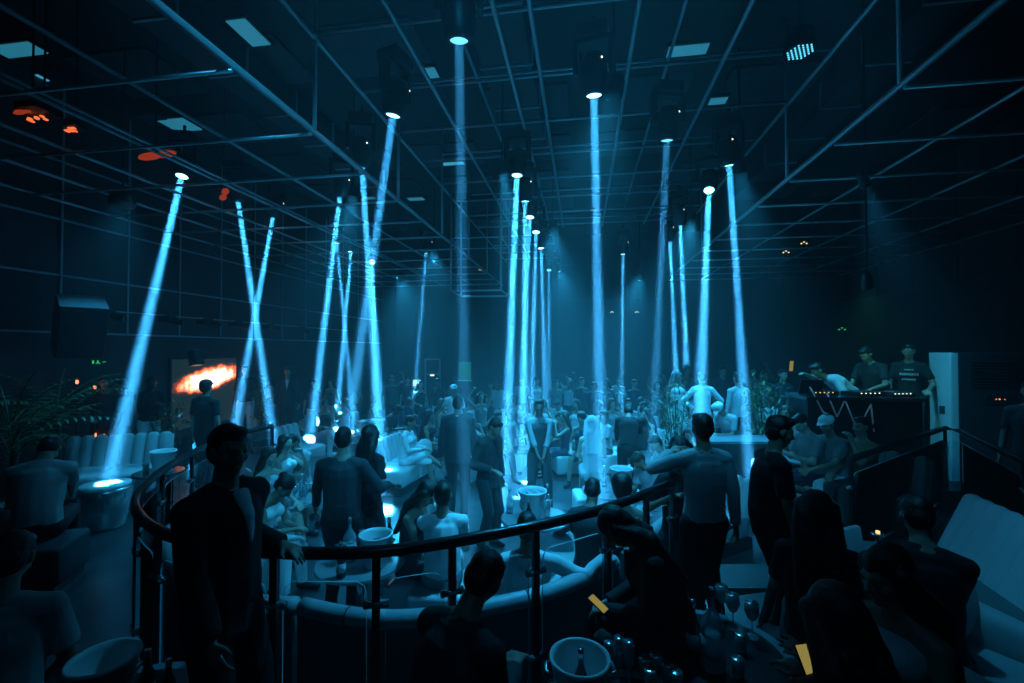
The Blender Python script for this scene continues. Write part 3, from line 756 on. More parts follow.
# ---- furniture builders
def make_sofa(w=2.0, m='white', nch=None, arm=False):
    t = thing('sofa', '', 'sofa')
    MB().box((0, -.05, .07), (w, .72, .14)).obj('base', 'black', t, bevel=.01)
    n = max(1, round(w / .7)); 
    for i in range(n): MB().box(((i + .5) * w / n - w / 2, -.10, .29), (w / n - .012, .70, .30)).obj('seat_cushion', m, t, bevel=.05, smooth=True)
    b = MB(); k = nch or max(3, round(w / .16))
    for i in range(k):
        x = (i + .5) * w / k - w / 2; b.cap((x, .24, .40), (x, .36, .82), w / k * .52, w / k * .52, (1, 0, 0), .8, .8, n=10)
    b.box((0, .37, .5), (w, .10, .68), Matrix.Rotation(-.12, 3, 'X'))
    b.obj('backrest', m, t, smooth=True)
    if arm:
        for s_ in (-1, 1): MB().box((s_ * (w / 2 + .06), -.02, .33), (.14, .78, .62)).obj('armrest', m, t, bevel=.05, smooth=True)
    return t
def make_pouf():
    t = thing('pouf', '', 'stool'); MB().box((0, 0, .25), (.55, .55, .36)).obj('seat', 'white', t, bevel=.04, smooth=True); MB().box((0, 0, .04), (.48, .48, .07)).obj('base', 'black', t); return t
def make_drum():
    t = thing('round_stool', '', 'stool'); MB().lathe([(.20, 0), (.22, .03), (.27, .46), (.25, .49)], n=28).obj('body', 'chrome', t, smooth=True)
    MB().lathe([(.25, .49), (.245, .53), (.001, .535)], n=28).obj('seat', 'plastic', t, smooth=True); return t
def make_table(r=.42, h=.60, top='tabletop'):
    t = thing('round_table', '', 'table'); MB().lathe([(r - .01, h - .035), (r, h - .03), (r, h - .005), (r - .01, h), (.001, h)], n=36).obj('table_top', top, t)
    MB().lathe([(.035, .02), (.035, h - .03)], n=12).obj('leg', 'chrome', t, smooth=True); MB().lathe([(.24, 0), (.24, .015), (.04, .03)], n=24).obj('base', 'chrome', t, smooth=True); return t
def make_bucket():
    t = thing('ice_bucket', '', 'ice bucket'); MB().lathe([(.001, .004), (.09, 0), (.095, .01), (.128, .23), (.136, .235), (.136, .25), (.124, .25), (.118, .22), (.088, .02), (.001, .02)], n=28).obj('body', 'plastic', t, smooth=True)
    for s_ in (-1, 1): MB().tube([(s_ * .128, -.04, .20), (s_ * .152, -.03, .20), (s_ * .152, .03, .20), (s_ * .128, .04, .20)], .008, 6).obj('handle', 'chrome', t, smooth=True)
    return t
def make_ice():
    t = thing('ice_cubes', '', 'ice'); b = MB()
    r_ = random.Random(3)
    for k in range(14): b.box(((r_.random() - .5) * .15, (r_.random() - .5) * .15, .0 + r_.random() * .02), (.03, .03, .03), Matrix.Rotation(r_.random() * 3, 3, 'X') @ Matrix.Rotation(r_.random() * 3, 3, 'Y'))
    b.obj('ice', 'ice', t); return t
def make_bottle(h=.30, m='bottle', r=.038):
    t = thing('bottle', '', 'bottle'); k = h / .3
    MB().lathe([(.001, .004), (r * .9, 0), (r, .01), (r, .16 * k), (r * .8, .185 * k), (.015, .225 * k), (.014, .285 * k), (.017, .287 * k), (.017, h - .002), (.001, h)], n=20).obj('body', m, t, smooth=True)
    MB().lathe([(r + .001, .05 * k), (r + .001, .13 * k)], n=20).obj('label', 'c_light', t, smooth=True)
    MB().lathe([(.0175, .255 * k), (.0175, h + .002), (.001, h + .003)], n=12).obj('cap', 'chrome', t, smooth=True); return t
def make_flute():
    t = thing('champagne_flute', '', 'glass'); MB().lathe([(.033, 0), (.033, .003), (.005, .008), (.004, .075), (.014, .095), (.026, .13), (.028, .16), (.024, .23), (.023, .23), (.0265, .16), (.0245, .13), (.002, .10)], n=18).obj('bowl', 'frost', t, smooth=True)
    MB().lathe([(.0235, .228), (.0245, .231), (.0235, .233)], n=18).obj('rim', 'chrome', t, smooth=True); return t
def make_wine():
    t = thing('wine_glass', '', 'glass'); MB().lathe([(.036, 0), (.036, .003), (.005, .008), (.004, .09), (.025, .11), (.041, .15), (.036, .20), (.035, .20), (.039, .15), (.023, .113), (.002, .10)], n=18).obj('bowl', 'frost', t, smooth=True)
    MB().lathe([(.0355, .198), (.0365, .201), (.0355, .203)], n=18).obj('rim', 'chrome', t, smooth=True); return t
def make_tumbler():
    t = thing('tumbler', '', 'glass'); MB().lathe([(.001, .002), (.028, 0), (.033, .09), (.031, .09), (.027, .012), (.001, .012)], n=16).obj('body', 'frost', t, smooth=True)
    MB().lathe([(.0315, .088), (.0335, .091), (.0315, .093)], n=16).obj('rim', 'chrome', t, smooth=True); return t
def make_chair():
    t = thing('lounge_chair', '', 'chair')
    MB().box((0, -.05, .26), (.62, .62, .32)).obj('seat', 'sofadark', t, bevel=.05, smooth=True)
    MB().cap((-.24, .27, .5), (.24, .27, .5), .2, .2, (0, 0, 1), .35, .35).box((0, .27, .35), (.62, .12, .5)).obj('backrest', 'sofadark', t, smooth=True, bevel=.03)
    MB().box((0, -.03, .05), (.5, .5, .09)).obj('base', 'black', t); return t
def make_cube():
    t = thing('cube_stool', '', 'stool'); MB().box((0, 0, .25), (.58, .58, .34)).obj('seat', 'c_char', t, bevel=.04, smooth=True); MB().box((0, 0, .04), (.5, .5, .08)).obj('base', 'black', t); return t
def P(px, d, z=0): return pos(px, d, z)
def face(a): return yaw + math.radians(a)
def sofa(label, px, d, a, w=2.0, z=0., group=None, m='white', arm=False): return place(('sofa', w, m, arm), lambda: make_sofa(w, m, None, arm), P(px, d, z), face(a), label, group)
def simple(key, mk_, label, loc, a=0, group=None, scale=None): return place(key, mk_, loc, face(a), label, group, scale)

# ---- setting furniture in the middle
sofa('white channelled banquette on the left walkway behind the steel stool', 112, 6.7, 20, 1.3, PZ)
simple('drum', make_drum, 'round steel stool with a lit white top on the left walkway', P(108, 5.63, PZ))
simple('cube', make_cube, 'dark cube stool under the man in the grey tee at far left', P(40, 4.2, PZ), 20)
simple('cube', make_cube, 'dark cube stool under the person at the bottom left corner', P(2, 2.0, PZ), 30)
sofa('far white sofa on the left with the crossed legged woman', 312, 11.6, 35, 2.6)
sofa('single white channelled seat back left of the far white sofa', 300, 10.2, 75, .7)
sofa('white sofa under the two women seen from the side', 400, 8.75, 75, 1.4)
sofa('white sofa at the right of the pit beside the white box table', 690, 6.4, -60, 1.4)
sofa('white sofa behind the waistcoat man, left one of two', 560, 11.6, 0, 1.6)
sofa('white sofa behind the waistcoat man, right one of two', 628, 11.4, -8, 1.6)
sofa('white sofa at the back left of the middle beams', 478, 12.6, 10, 2.0)
sofa('white sofa in front of the bending man', 655, 9.4, -60, 2.0)
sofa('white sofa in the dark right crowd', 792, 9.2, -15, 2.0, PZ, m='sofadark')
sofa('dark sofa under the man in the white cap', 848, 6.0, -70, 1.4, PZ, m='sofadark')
simple('drum', make_drum, 'round white topped stool under the thin beam left of centre', P(381, 9.6))
simple('pouf', make_pouf, 'white box table at the right end of the curved sofa', P(645, 5.2), 10)
simple('pouf', make_pouf, 'white box table behind the right end of the railing, second one', P(662, 6.2), -10)
for px, d, lab in ((290, 6.0, 'round table full of glasses between the three seated women'), (370, 10.6, 'round grey table behind the couple in black'), (535, 5.35, 'round table holding the large ice bucket in the pit'),
                   (362, 4.25, 'round table with bottles before the woman holding her phone'), (590, 9.9, 'round table behind the bare backed woman'), (610, 6.4, 'round table by the bending man'), (800, 6.6, 'round table by the white trousers')):
    simple('table', lambda: make_table(.40, .62, 'tablemid'), lab, P(px, d, PZ if px == 800 else 0))
# curved sofa with rolled top following the railing
def curved_sofa(label, pxs, zt=.86):
    Pn = resample([at_z(x, y, zt) for x, y in pxs], .08); t = thing('curved_sofa', label, 'sofa', (Pn[0].x, Pn[0].y, 0)); off = V((Pn[0].x, Pn[0].y, 0))
    Q = [p - off for p in Pn]
    b = MB(); b.tube(Q, .060, 12)
    k = 6
    for i in range(4, len(Q) - 3, k):
        tg = (Q[i + 1] - Q[i - 1]).normalized(); b.tube([Q[i] - tg * .006, Q[i] + tg * .006], .063, 12, 1)
    b.obj('rolled_top', ['white', 'sofadark'], t, smooth=True)
    A = [V((p.x, p.y, 0)) for p in Q]; In = sofs(A, .09); Fr = sofs(A, .62); Ou = sofs(A, -.05)
    def strip(Pa, Pb, z0, z1):
        mb = MB(); n = len(Pa); vs = []
        for a, b_ in zip(Pa, Pb): vs += [V((a.x, a.y, z0)), V((b_.x, b_.y, z0)), V((b_.x, b_.y, z1)), V((a.x, a.y, z1))]
        fs = [(i * 4 + j, i * 4 + (j + 1) % 4, i * 4 + 4 + (j + 1) % 4, i * 4 + 4 + j) for i in range(n - 1) for j in range(4)] + [(3, 2, 1, 0), tuple((n - 1) * 4 + j for j in range(4))]
        return mb.add(vs, fs)
    strip(Ou, In, .05, zt - .03).obj('backrest', 'sofadark', t); strip(In, Fr, .12, .42).obj('seat', 'white', t, bevel=.02); strip(Ou, sofs(A, .56), .0, .1).obj('base', 'black', t)
curved_sofa('long curved sofa with a pale rolled top behind the front railing', [(303, 607), (345, 616), (390, 620), (440, 616), (500, 605), (550, 592), (590, 575), (614, 562)])
curved_sofa('short curved sofa piece at the right end of the railing', [(630, 552), (655, 531), (676, 512)])
curved_sofa('curved sofa piece at the left inside the railing', [(176, 522), (168, 545), (185, 575), (225, 597), (262, 604), (296, 606)])
# counter at the right of the pit
t = thing('bar_counter', 'dark counter with a pale thin top behind the two standing men', 'counter', P(730, 7.75), yaw)
MB().box((0, 0, .52), (1.3, .5, 1.04)).obj('body', 'c_char', t, bevel=.01); MB().box((0, -.02, 1.06), (1.4, .6, .04)).obj('worktop', 'tablemid', t)
# white tower (air conditioner) on the stage
p = P(969, 6.75, .66); t = thing('air_conditioner', 'tall white tower unit with dark front and small red display', 'air conditioner', p, yaw + math.radians(-12))
MB().box((0.18, 0, .94), (.92, .46, 1.86)).obj('casing', 'towerf', t, bevel=.012)
MB().box((-.33, 0, .94), (.10, .46, 1.86)).obj('side_panel', 'tower', t, bevel=.012)
b = MB()
for i in range(9): b.box((.2, -.235, 1.38 + i * .045), (.66, .012, .012), Matrix.Rotation(.5, 3, 'X'))
b.obj('air_grille', 'black', t); MB().box((.2, -.232, 1.2), (.34, .008, .14)).obj('display', 'black', t)
b = MB()
for x, s_ in ((.16, .010), (.20, .016), (.26, .008)): b.box((x, -.238, 1.21), (s_, .004, s_))
b.obj('display_light', 'redled', t)
MB().box((-.385, -.05, 1.02), (.01, .10, .12)).obj('handle_recess', 'duct', t)
# right banquette
def banquette(label, A, B, zt, zb, tilt, m='white'):
    """channelled back from A to B (world XY), rising from zb to zt, leaning"""
    A = V((A.x, A.y, 0)); B = V((B.x, B.y, 0)); L = (B - A).length; dr = (B - A) / L; nn = V((-dr.y, dr.x, 0))
    t = thing('banquette', label, 'sofa', A + V((0, 0, PZ))); k = int(L / .15); b = MB(); O = V((0, 0, -PZ))
    for i in range(k):
        x = (i + .5) * L / k; b.cap(O + dr * x - nn * .0 + V((0, 0, zb)), O + dr * x + nn * tilt + V((0, 0, zt)), L / k * .68, L / k * .68, dr, .6, .6, n=12)
    b.obj('backrest', m, t, smooth=True)
    mid = (dr * (L / 2)); R_ = Matrix(((dr.x, nn.x, 0), (dr.y, nn.y, 0), (0, 0, 1)))
    MB().box(mid - nn * .38 + V((0, 0, .27)), (L, .75, .3), R_).obj('seat', 'sofadark', t, bevel=.05, smooth=True); MB().box(mid - nn * .2 + V((0, 0, .06)), (L, .8, .12), R_).obj('base', 'black', t)
    return t
banquette('long white channelled banquette along the right railing', at_z(932, 505, 1.18), at_z(1090, 590, 1.18), 1.26, .66, .26)
t = thing('armchair', 'pale rounded armchair at the bottom right corner', 'armchair', P(1012, 2.3, PZ), face(-150)); t.scale = (1.08,) * 3
MB().box((0, 0, .27), (.8, .7, .34)).obj('seat', 'white', t, bevel=.06, smooth=True)
MB().cap((-.30, -.30, .62), (.30, -.30, .62), .19, .19, (0, 0, 1), .5, .5).cap((-.36, -.28, .5), (-.36, .28, .42), .15, .13, (0, 0, 1), .6, .6).cap((.36, -.28, .5), (.36, .28, .42), .15, .13, (0, 0, 1), .6, .6).obj('backrest', 'white', t, smooth=True)
MB().box((0, 0, .05), (.6, .55, .09)).obj('base', 'black', t)
# pale chair near the booth steps
t = thing('lounge_chair', 'pale chair back beside the angled railing and the small yellow light', 'chair', P(868, 3.6, PZ), face(20)); t.scale = (.8,) * 3
MB().box((0, 0, .3), (.5, .5, .12)).obj('seat', 'white', t, bevel=.03, smooth=True); MB().box((0, .24, .62), (.5, .07, .5), Matrix.Rotation(-.15, 3, 'X')).obj('backrest', 'white', t, bevel=.03, smooth=True)
for x in (-.2, .2):
    for y in (-.2, .2): MB().tube([(x, y, 0), (x, y, .26)], .016, 6).obj('leg', 'chrome', t)
# ---- DJ booth
A, B = P(806, 6.55), P(920, 6.3); dr = (B - A).normalized(); L = (B - A).length; nn = V((dr.y, -dr.x, 0)); R_ = Matrix(((dr.x, -nn.x, 0), (dr.y, -nn.y, 0), (0, 0, 1)))
t = thing('dj_booth', 'dark disc jockey booth with pale zigzag tubes on its front', 'booth', (A.x, A.y, 0)); m_ = dr * (L / 2)
MB().box(m_ - nn * .32 + V((0, 0, 1.26)), (L, .62, 1.18), R_).obj('body', 'black', t, bevel=.01)
MB().box(m_ - nn * .30 + V((0, 0, 1.88)), (L + .06, .74, .05), R_).obj('worktop', 'tabletop', t)
MB().box(m_ + nn * .01 + V((0, 0, 1.1)), (L, .03, 1.5), R_).obj('front_panel', 'black', t)
def onfront(px, py):
    o = CAM; d = ray(px, py); pl = V((A.x, A.y, 0)) + nn * .045; k = (pl - o).dot(nn) / d.dot(nn); return o + d * k - V((A.x, A.y, 0))
for s_ in ([(810, 387), (823, 412)], [(823, 412), (834, 417)], [(827, 393), (837, 417)], [(837, 417), (845, 400)], [(845, 400), (856, 427)], [(858, 430), (871, 404)], [(871, 404), (874, 432)]):
    MB().tube([onfront(*q) for q in s_], .010, 6).obj('light_tube', 'tube', t, smooth=True)
def on_booth(px, off=.3, z=1.905):
    f_ = (px - 806) / 124.; p = A + dr * (L * min(1, f_ * 1.08)) - nn * off; return V((p.x, p.y, z))
for px, w_, lab in ((876, .42, 'disc jockey mixer on the booth before the bearded man'), (908, .36, 'disc jockey deck on the booth before the man in the printed tee'), (828, .4, 'disc jockey deck at the left end of the booth')):
    p = on_booth(px); t = thing('mixer', lab, 'mixer', p, yaw + .1)
    MB().box((0, 0, .03), (w_, .32, .06)).obj('body', 'black', t, bevel=.005); MB().lathe([(.10, .06), (.10, .07), (.001, .072)], n=20).obj('platter', 'chrome', t)
    b = MB()
    for i in range(5): b.box((-w_ / 2 + .04 + i * w_ / 6, -.163, .045), (.018, .004, .012))
    b.obj('button_light', 'whiteled' if px != 828 else 'warm', t)
p = on_booth(815); t = thing('laptop', 'thin laptop standing open at the booth left end', 'laptop', p, yaw)
MB().box((0, 0, .012), (.34, .24, .02)).obj('keyboard_base', 'chrome', t); MB().box((0, -.13, .12), (.34, .01, .22), Matrix.Rotation(.25, 3, 'X')).obj('screen', 'black', t)
struct('floor_riser', poly_solid([(q.x, q.y) for q in (P(822, 7.05), P(926, 6.85), P(926, 7.9), P(822, 7.9))], .66, .92), 'black')

wash('booth_lamp', 'small green booth lamp above the disc jockeys', P0(868, 5.9, 3.4), P0(872, 7.2, 2.0), 3.2, 70, .10, (.10, .8, .45))
# ---- left wall: fire screen, speaker, rail of spots, exit sign
def wallpt(px, py, off=.04):
    d = ray(px, py); k = (XL + off) / d.x; return CAM + d * k
m = bpy.data.materials.new('fire_video'); m.use_nodes = True; nt = m.node_tree; nt.nodes.clear()
N = nt.nodes.new; Lk = nt.links.new
o_ = N('ShaderNodeOutputMaterial'); e_ = N('ShaderNodeEmission'); tc = N('ShaderNodeTexCoord'); mp = N('ShaderNodeMapping'); nz = N('ShaderNodeTexNoise'); nz.inputs['Scale'].default_value = 4.5; nz.inputs['Detail'].default_value = 6; nz.inputs['Roughness'].default_value = .65
sx = N('ShaderNodeSeparateXYZ'); Lk(tc.outputs['Object'], sx.inputs[0]); Lk(tc.outputs['Object'], nz.inputs['Vector'])
def mth(op, a, b=None):
    n = N('ShaderNodeMath'); n.operation = op
    for i, x in enumerate((a, b)):
        if x is None: continue
        if isinstance(x, (int, float)): n.inputs[i].default_value = x
        else: Lk(x, n.inputs[i])
    return n.outputs[0]
yy = mth('DIVIDE', mth('ADD', sx.outputs['Y'], -.12), .72); zz = mth('DIVIDE', mth('SUBTRACT', sx.outputs['Z'], mth('ADD', mth('MULTIPLY', sx.outputs['Y'], .16), .28)), .22)
rr = mth('ADD', mth('MULTIPLY', yy, yy), mth('MULTIPLY', zz, zz))
fac = mth('ADD', mth('SUBTRACT', 1.22, mth('MULTIPLY', rr, .55)), mth('MULTIPLY', mth('SUBTRACT', nz.outputs['Fac'], .5), 1.5))
cr = N('ShaderNodeValToRGB'); Lk(fac, cr.inputs[0]); el = cr.color_ramp.elements
el[0].position = 0; el[0].color = (.004, .010, .012, 1); el[1].position = 1; el[1].color = (1, .75, .6, 1)
for p_, c_ in ((.22, (.012, .012, .012, 1)), (.42, (.12, .022, .012, 1)), (.62, (.7, .1, .04, 1)), (.82, (1, .35, .18, 1))): x_ = el.new(p_); x_.color = c_
Lk(cr.outputs[0], e_.inputs[0]); e_.inputs[1].default_value = 2.6; Lk(e_.outputs[0], o_.inputs[0]); M['fire'] = m
c0 = wallpt(170, 388); c1 = wallpt(234, 388); cm = (c0 + c1) / 2; wd = abs(c1.y - c0.y); zt, zb = wallpt(200, 359).z, wallpt(200, 425).z
t = thing('wall_screen', 'large video screen with a bright fire on the left wall', 'screen', (XL + .05, cm.y, (zt + zb) / 2))
MB().box((0, 0, 0), (.06, wd + .08, zt - zb + .08)).obj('frame', 'black', t); MB().box((.035, 0, 0), (.012, wd, zt - zb)).obj('picture', 'fire', t)
def speaker(label, p, a, sc=1.0, tilt=-.35):
    t = thing('speaker', label, 'speaker', p, a); t.scale = (sc,) * 3
    R_ = Matrix.Rotation(tilt, 3, 'X')
    MB().box((0, 0, 0), (.5, .42, .75), R_).obj('cabinet', 'black', t, bevel=.02); MB().box(R_ @ V((0, -.215, 0)), (.44, .012, .68), R_).obj('grille', 'black', t)
    MB().box(R_ @ V((0, 0, .38)), (.48, .40, .012), R_).obj('pale_lit_top', 'tablemid', t); MB().tube([(0, .1, .3), (0, .45, .5)], .02, 6).obj('bracket', 'black', t); return t  # paler grey top: the lit top face is put into the colour
p = wallpt(80, 327, .75); speaker('black wall speaker with a top edge coloured as lit on the left wall', p, math.radians(60), 1.15, .5)
p = wallpt(196, 358, .5); speaker('dark speaker in front of the top of the fire screen', p, math.radians(80), .42, -.2)
p0, p1 = wallpt(100, 312, .35), wallpt(330, 323, .35); zr = 3.25
t = thing('spot_rail', 'thin pipe with small spotlights along the left wall panels', 'lamp rail', (XL + .35, wallpt(118, 317, .35).y, zr))
MB().tube([(0, -1, 0), (0, 8, 0)], .012, 6).obj('pipe', 'pipe', t)
for i, px in enumerate((105, 167, 205, 236, 268, 300)):
    y_ = wallpt(px, 317, .35).y - t.location.y
    s = MB().box((0, y_, -.06), (.26, .16, .12)).tube([(.05, y_, -.08), (.30, y_ + .08, -.14)], .06, 10).obj('spotlight', 'black', t, smooth=False)
    MB().ell((.0, y_ - .1, .03), (.035, .035, .035), n=8, m=6).obj('lamp_tip', 'chrome', s)
p = wallpt(98, 362, .04); t = thing('exit_sign', 'small green lit emergency sign on the left wall', 'sign', p); t.scale = (1, .75, .7)
MB().box((0, 0, 0), (.03, .36, .12)).obj('housing', 'black', t)
b = MB(); b.ell((.02, -.03, .03), (.01, .014, .014), n=8, m=6); b.box((.02, -.02, 0), (.006, .03, .05), Matrix.Rotation(.4, 3, 'X')); b.box((.02, -.05, -.03), (.006, .016, .05), Matrix.Rotation(-.6, 3, 'X')); b.box((.02, .01, -.03), (.006, .016, .05), Matrix.Rotation(.7, 3, 'X')); b.box((.02, .12, 0), (.006, .09, .014)); b.box((.02, -.13, 0), (.006, .04, .08))
b.obj('pictogram', emis('sign_green', (.05, 1, .3), .5), t)
# back wall items
def backpt(px, py, off=.05):
    d = ray(px, py); k = (YB - off - CAM.y) / d.y; return CAM + d * k
a_, b_ = backpt(429, 359), backpt(443, 390)
t = thing('equipment_rack', 'open metal rack frame with a small light standing by the back wall', 'rack', (a_.x / 2 + b_.x / 2, YB - .5, 0)); hw = abs(b_.x - a_.x) / 2; zt = a_.z
for s_ in (-1, 1): MB().box((s_ * hw, 0, zt / 2), (.07, .06, zt)).obj('post', 'pipe', t)
for z in (zt, zt * .72): MB().box((0, 0, z), (hw * 2 + .07, .06, .07)).obj('crossbar', 'pipe', t)
MB().box((0, -.04, zt * .70), (.16, .03, .05)).obj('indicator', 'whiteled', t)
p = atd(417, 383, 14.); t = thing('monitor', 'small tilted white screen glowing at the back, left of the rack', 'monitor', p, yaw + .2)
MB().box((0, 0, 0), (.28, .03, .22)).obj('case', 'black', t); MB().box((0, -.02, 0), (.25, .01, .19)).obj('screen', 'phonew', t); MB().tube([(0, .02, -.1), (0, .02, -p.z)], .02, 6).obj('stand', 'black', t)
p = backpt(465, 371); t = thing('wall_panel', 'dim green lit panel on the back wall right of the rack', 'screen', (p.x, YB - .05, p.z)); MB().box((0, 0, 0), (.5, .04, .75)).obj('picture', mat('green_panel', (.05, .2, .12), .6, emit=(.01, .2, .13), es=.5), t); MB().box((0, 0, -.4), (.6, .06, .04)).obj('ledge', 'pipe', t)
for i, (px, py, mm, lab) in enumerate(((480, 270, 'warm', 'tiny yellowish sign light high on the back wall'), (842, 329, 'greenled', 'tiny green sign light above the booth on the right'), (786, 252, 'warm', 'tiny pale lamp high at right, left one of two'), (804, 243, 'warm', 'tiny pale lamp high at right, right one of two'), (612, 312, 'whiteled', 'tiny white lamp on the back wall in the middle'), (637, 312, 'whiteled', 'tiny white lamp on the back wall, right of the middle one'))):
    p = backpt(px, py) if px < 700 else atd(px, py, 9.5 if px < 830 else 8.6)
    t = thing('indicator_lamp', lab, 'lamp', p); MB().box((0, .03, 0), (.16, .05, .07)).obj('housing', 'black', t); b = MB()
    for k in range(3): b.ell(((k - 1) * .05, 0, (k % 2) * .03 - .01), (.02, .02, .014), n=6, m=4)
    b.obj('light', mm, t)
# red little lamps at the left by the plants
for px, py, lab in ((77, 382, 'tiny red lamp in the plants at left'), (95, 387, 'small red lamp right of the palm'), (95, 435, 'low red table candle behind the banquette, left one'), (104, 436, 'low red table candle behind the banquette, right one')):
    p = atd(px, py, 7.3); t = thing('table_lamp', lab, 'lamp', p); MB().ell((0, 0, 0), (.022, .022, .035), n=8, m=6).obj('flame', 'redled', t); MB().tube([(0, 0, -.03), (0, 0, -p.z + PZ)], .012, 6).obj('stem', 'black', t); MB().lathe([(.08, -p.z + PZ), (.08, -p.z + PZ + .01), (.01, -p.z + PZ + .02)], n=12).obj('base', 'black', t)

# ---- plants
def leafpts(b, p, d, L, w, droop):
    x = d.cross(V((0, 0, 1))); x = x.normalized() if x.length > .01 else V((1, 0, 0)); q = []; c = V(p); dd = V(d)
    for k in range(5):
        ww = w * (.25, 1, .9, .5, .02)[k]; q += [c - x * ww, c + x * ww]; c = c + dd * (L / 4); dd = (dd - V((0, 0, droop))).normalized()
    b.add(q, [(2 * k, 2 * k + 1, 2 * k + 3, 2 * k + 2) for k in range(4)])
def palm(label, loc, H, n=16, L=1.3, seed=1, cat='plant'):
    r_ = random.Random(seed); t = thing('potted_palm', label, cat, loc)
    MB().lathe([(.001, 0), (.18, 0), (.24, .38), (.21, .38), (.2, .34), (.001, .34)], n=20).obj('pot', 'pot', t, smooth=True)
    MB().tube([(0, 0, .3), (.03, 0, H * .4), (0, .04, H * .62)], [.05, .04, .03], 8).obj('trunk', 'trunk', t, smooth=True)
    b = MB()
    for i in range(n):
        a = 6.283 * i / n + r_.random(); el_ = .3 + r_.random() * .9; d = V((math.cos(a) * math.cos(el_), math.sin(a) * math.cos(el_), math.sin(el_))); c = V((0, 0, H * (.45 + .25 * r_.random()))); K = 14; pts = []
        for k in range(K):
            pts.append(V(c)); x = d.cross(V((0, 0, 1))).normalized()
            if k > 2:
                for s_ in (-1, 1): leafpts(b, c, (x * s_ + d * .55 - V((0, 0, .15))).normalized(), L * .30 * (1.1 - k / K), .014, .12)
            c = c + d * (L / K); d = (d - V((0, 0, .09))).normalized()
        b.tube(pts, .007, 4)
    b.obj('foliage', 'leaf', t, smooth=True); return t
def bush(label, loc, H, W, n=260, seed=2, pot=True, name='potted_shrub'):
    r_ = random.Random(seed); t = thing(name, label, 'plant', loc)
    if pot: MB().lathe([(.001, 0), (.17, 0), (.21, .32), (.19, .32), (.001, .30)], n=20).obj('pot', 'pot', t, smooth=True)
    s = MB(); b = MB()
    for k in range(9):
        a = r_.random() * 6.28; e = V((math.cos(a) * W * .5 * r_.random(), math.sin(a) * W * .5 * r_.random(), H * (.7 + .3 * r_.random()))); s.tube([(0, 0, .25), e * .5 + V((0, 0, .1)), e], [.012, .009, .004], 5)
        for j in range(n // 9):
            f_ = .25 + .75 * r_.random(); c = V((0, 0, .25)).lerp(e, f_) + V((r_.gauss(0, 1), r_.gauss(0, 1), r_.gauss(0, .6))) * W * .13
            d = V((r_.gauss(0, 1), r_.gauss(0, 1), r_.gauss(.3, .8))).normalized(); leafpts(b, c, d, .10 + .06 * r_.random(), .016, .15)
    s.obj('stem', 'trunk', t, smooth=True); b.obj('foliage', 'leaf', t, smooth=True); return t
palm('big palm at the left edge beside the banquette', P(14, 5.3, PZ), 1.9, 20, 1.1, 1)
palm('palm between the left edge and the red lamps, its fronds catching light', P(58, 6.4, PZ), 2.0, 18, .95, 5)
bush('leafy shrub below the fire screen', P(166, 8.3, PZ), 1.3, .8, 260, 8)
bush('green lit shrub beside the raised dancer', P(676, 8.0, 0), 2.0, .75, 520, 3)
bush('tall dark shrub right of the rightmost beam', P(762, 8.1, PZ), 1.9, .7, 420, 4)
bush('slim plant behind the far end of the railing', P(262, 10.4, PZ), 1.75, .55, 240, 6)
bush('leafy plant inside the railing beside the man in the suit', P(243, 5.2, 0), 1.35, .5, 240, 7)

# ------------------------------------------------------------------ the people, near ones first
def lc(base, a, wp, sc=1.0):
    r = Matrix.Rotation(-(yaw + math.radians(a)), 3, 'Z') @ (V(wp) - V(base)); return tuple(r / sc)
# man in the suit at the rail
b_ = P(226, 2.24, PZ); a_ = 74
person('man in a dark suit with an open pale collar resting a hand on the railing', b_, a_, 'stand', 'jacket', 'trousers', 'short', vox=.009, hvy=1.12, scale=1.03, eyes=True,
       extra=dict(LH=lc(b_, a_, at_z(283, 545, 1.53), 1.03), RH=(-.20, -.16, .86), LE=(.3, .8, -1), collar=1, heady=-14, headp=6), cols=dict(skin='skind', body='skin', jacket='c_black', trousers='c_black'))
b_ = P(432, 1.82, PZ)
person('seated person with short dark hair and dark top bent over in front of the railing', b_, 140, 'sit_lean', 'long', 'trousers', 'short', vox=.009, hvy=1.1, eyes=True, extra=dict(lean=24, headp=24, heady=20), cols=dict(shirt='c_char', trousers='c_grey'))
simple('cube', make_cube, 'dark cube stool under the bent over person by the railing', P(432, 1.8, PZ), 140)
b_ = P(672, 2.72, PZ)
person('seated woman with dark hair and black jacket looking down at her yellow lit phone', b_, -92, 'sit_phone', 'jacket', 'trousers', 'long', True, vox=.009, eyes=True,
       extra=dict(lean=26, headp=34, LH=lc(b_, -92, atd(606, 612, 2.68)), RH=lc(b_, -92, atd(606, 603, 2.82)), LF=(.13, -.46, .08), RF=(-.13, -.40, .08)), cols=dict(collar='c_black', jacket='c_black', trousers='c_black'), hvy=1.08)
simple('cube', make_cube, 'dark cube stool under the woman with the phone', P(676, 2.72, PZ), -92)
def phone(label, p, a, tilt, m='phone', sc=1.):
    t = thing('phone', label, 'phone', p, yaw + math.radians(a)); t.scale = (sc,) * 3; R_ = Matrix.Rotation(tilt, 3, 'X')
    MB().box((0, 0, 0), (.074, .008, .15), R_).obj('body', 'black', t, bevel=.003); MB().box(R_ @ V((0, -.0055, 0)), (.068, .002, .14), R_).obj('screen', m, t); return t
phone('phone with a yellow screen held by the woman in the black jacket', atd(598, 604, 2.62), 50, -1.1, sc=.8)
b_ = P(703, 3.5, PZ)
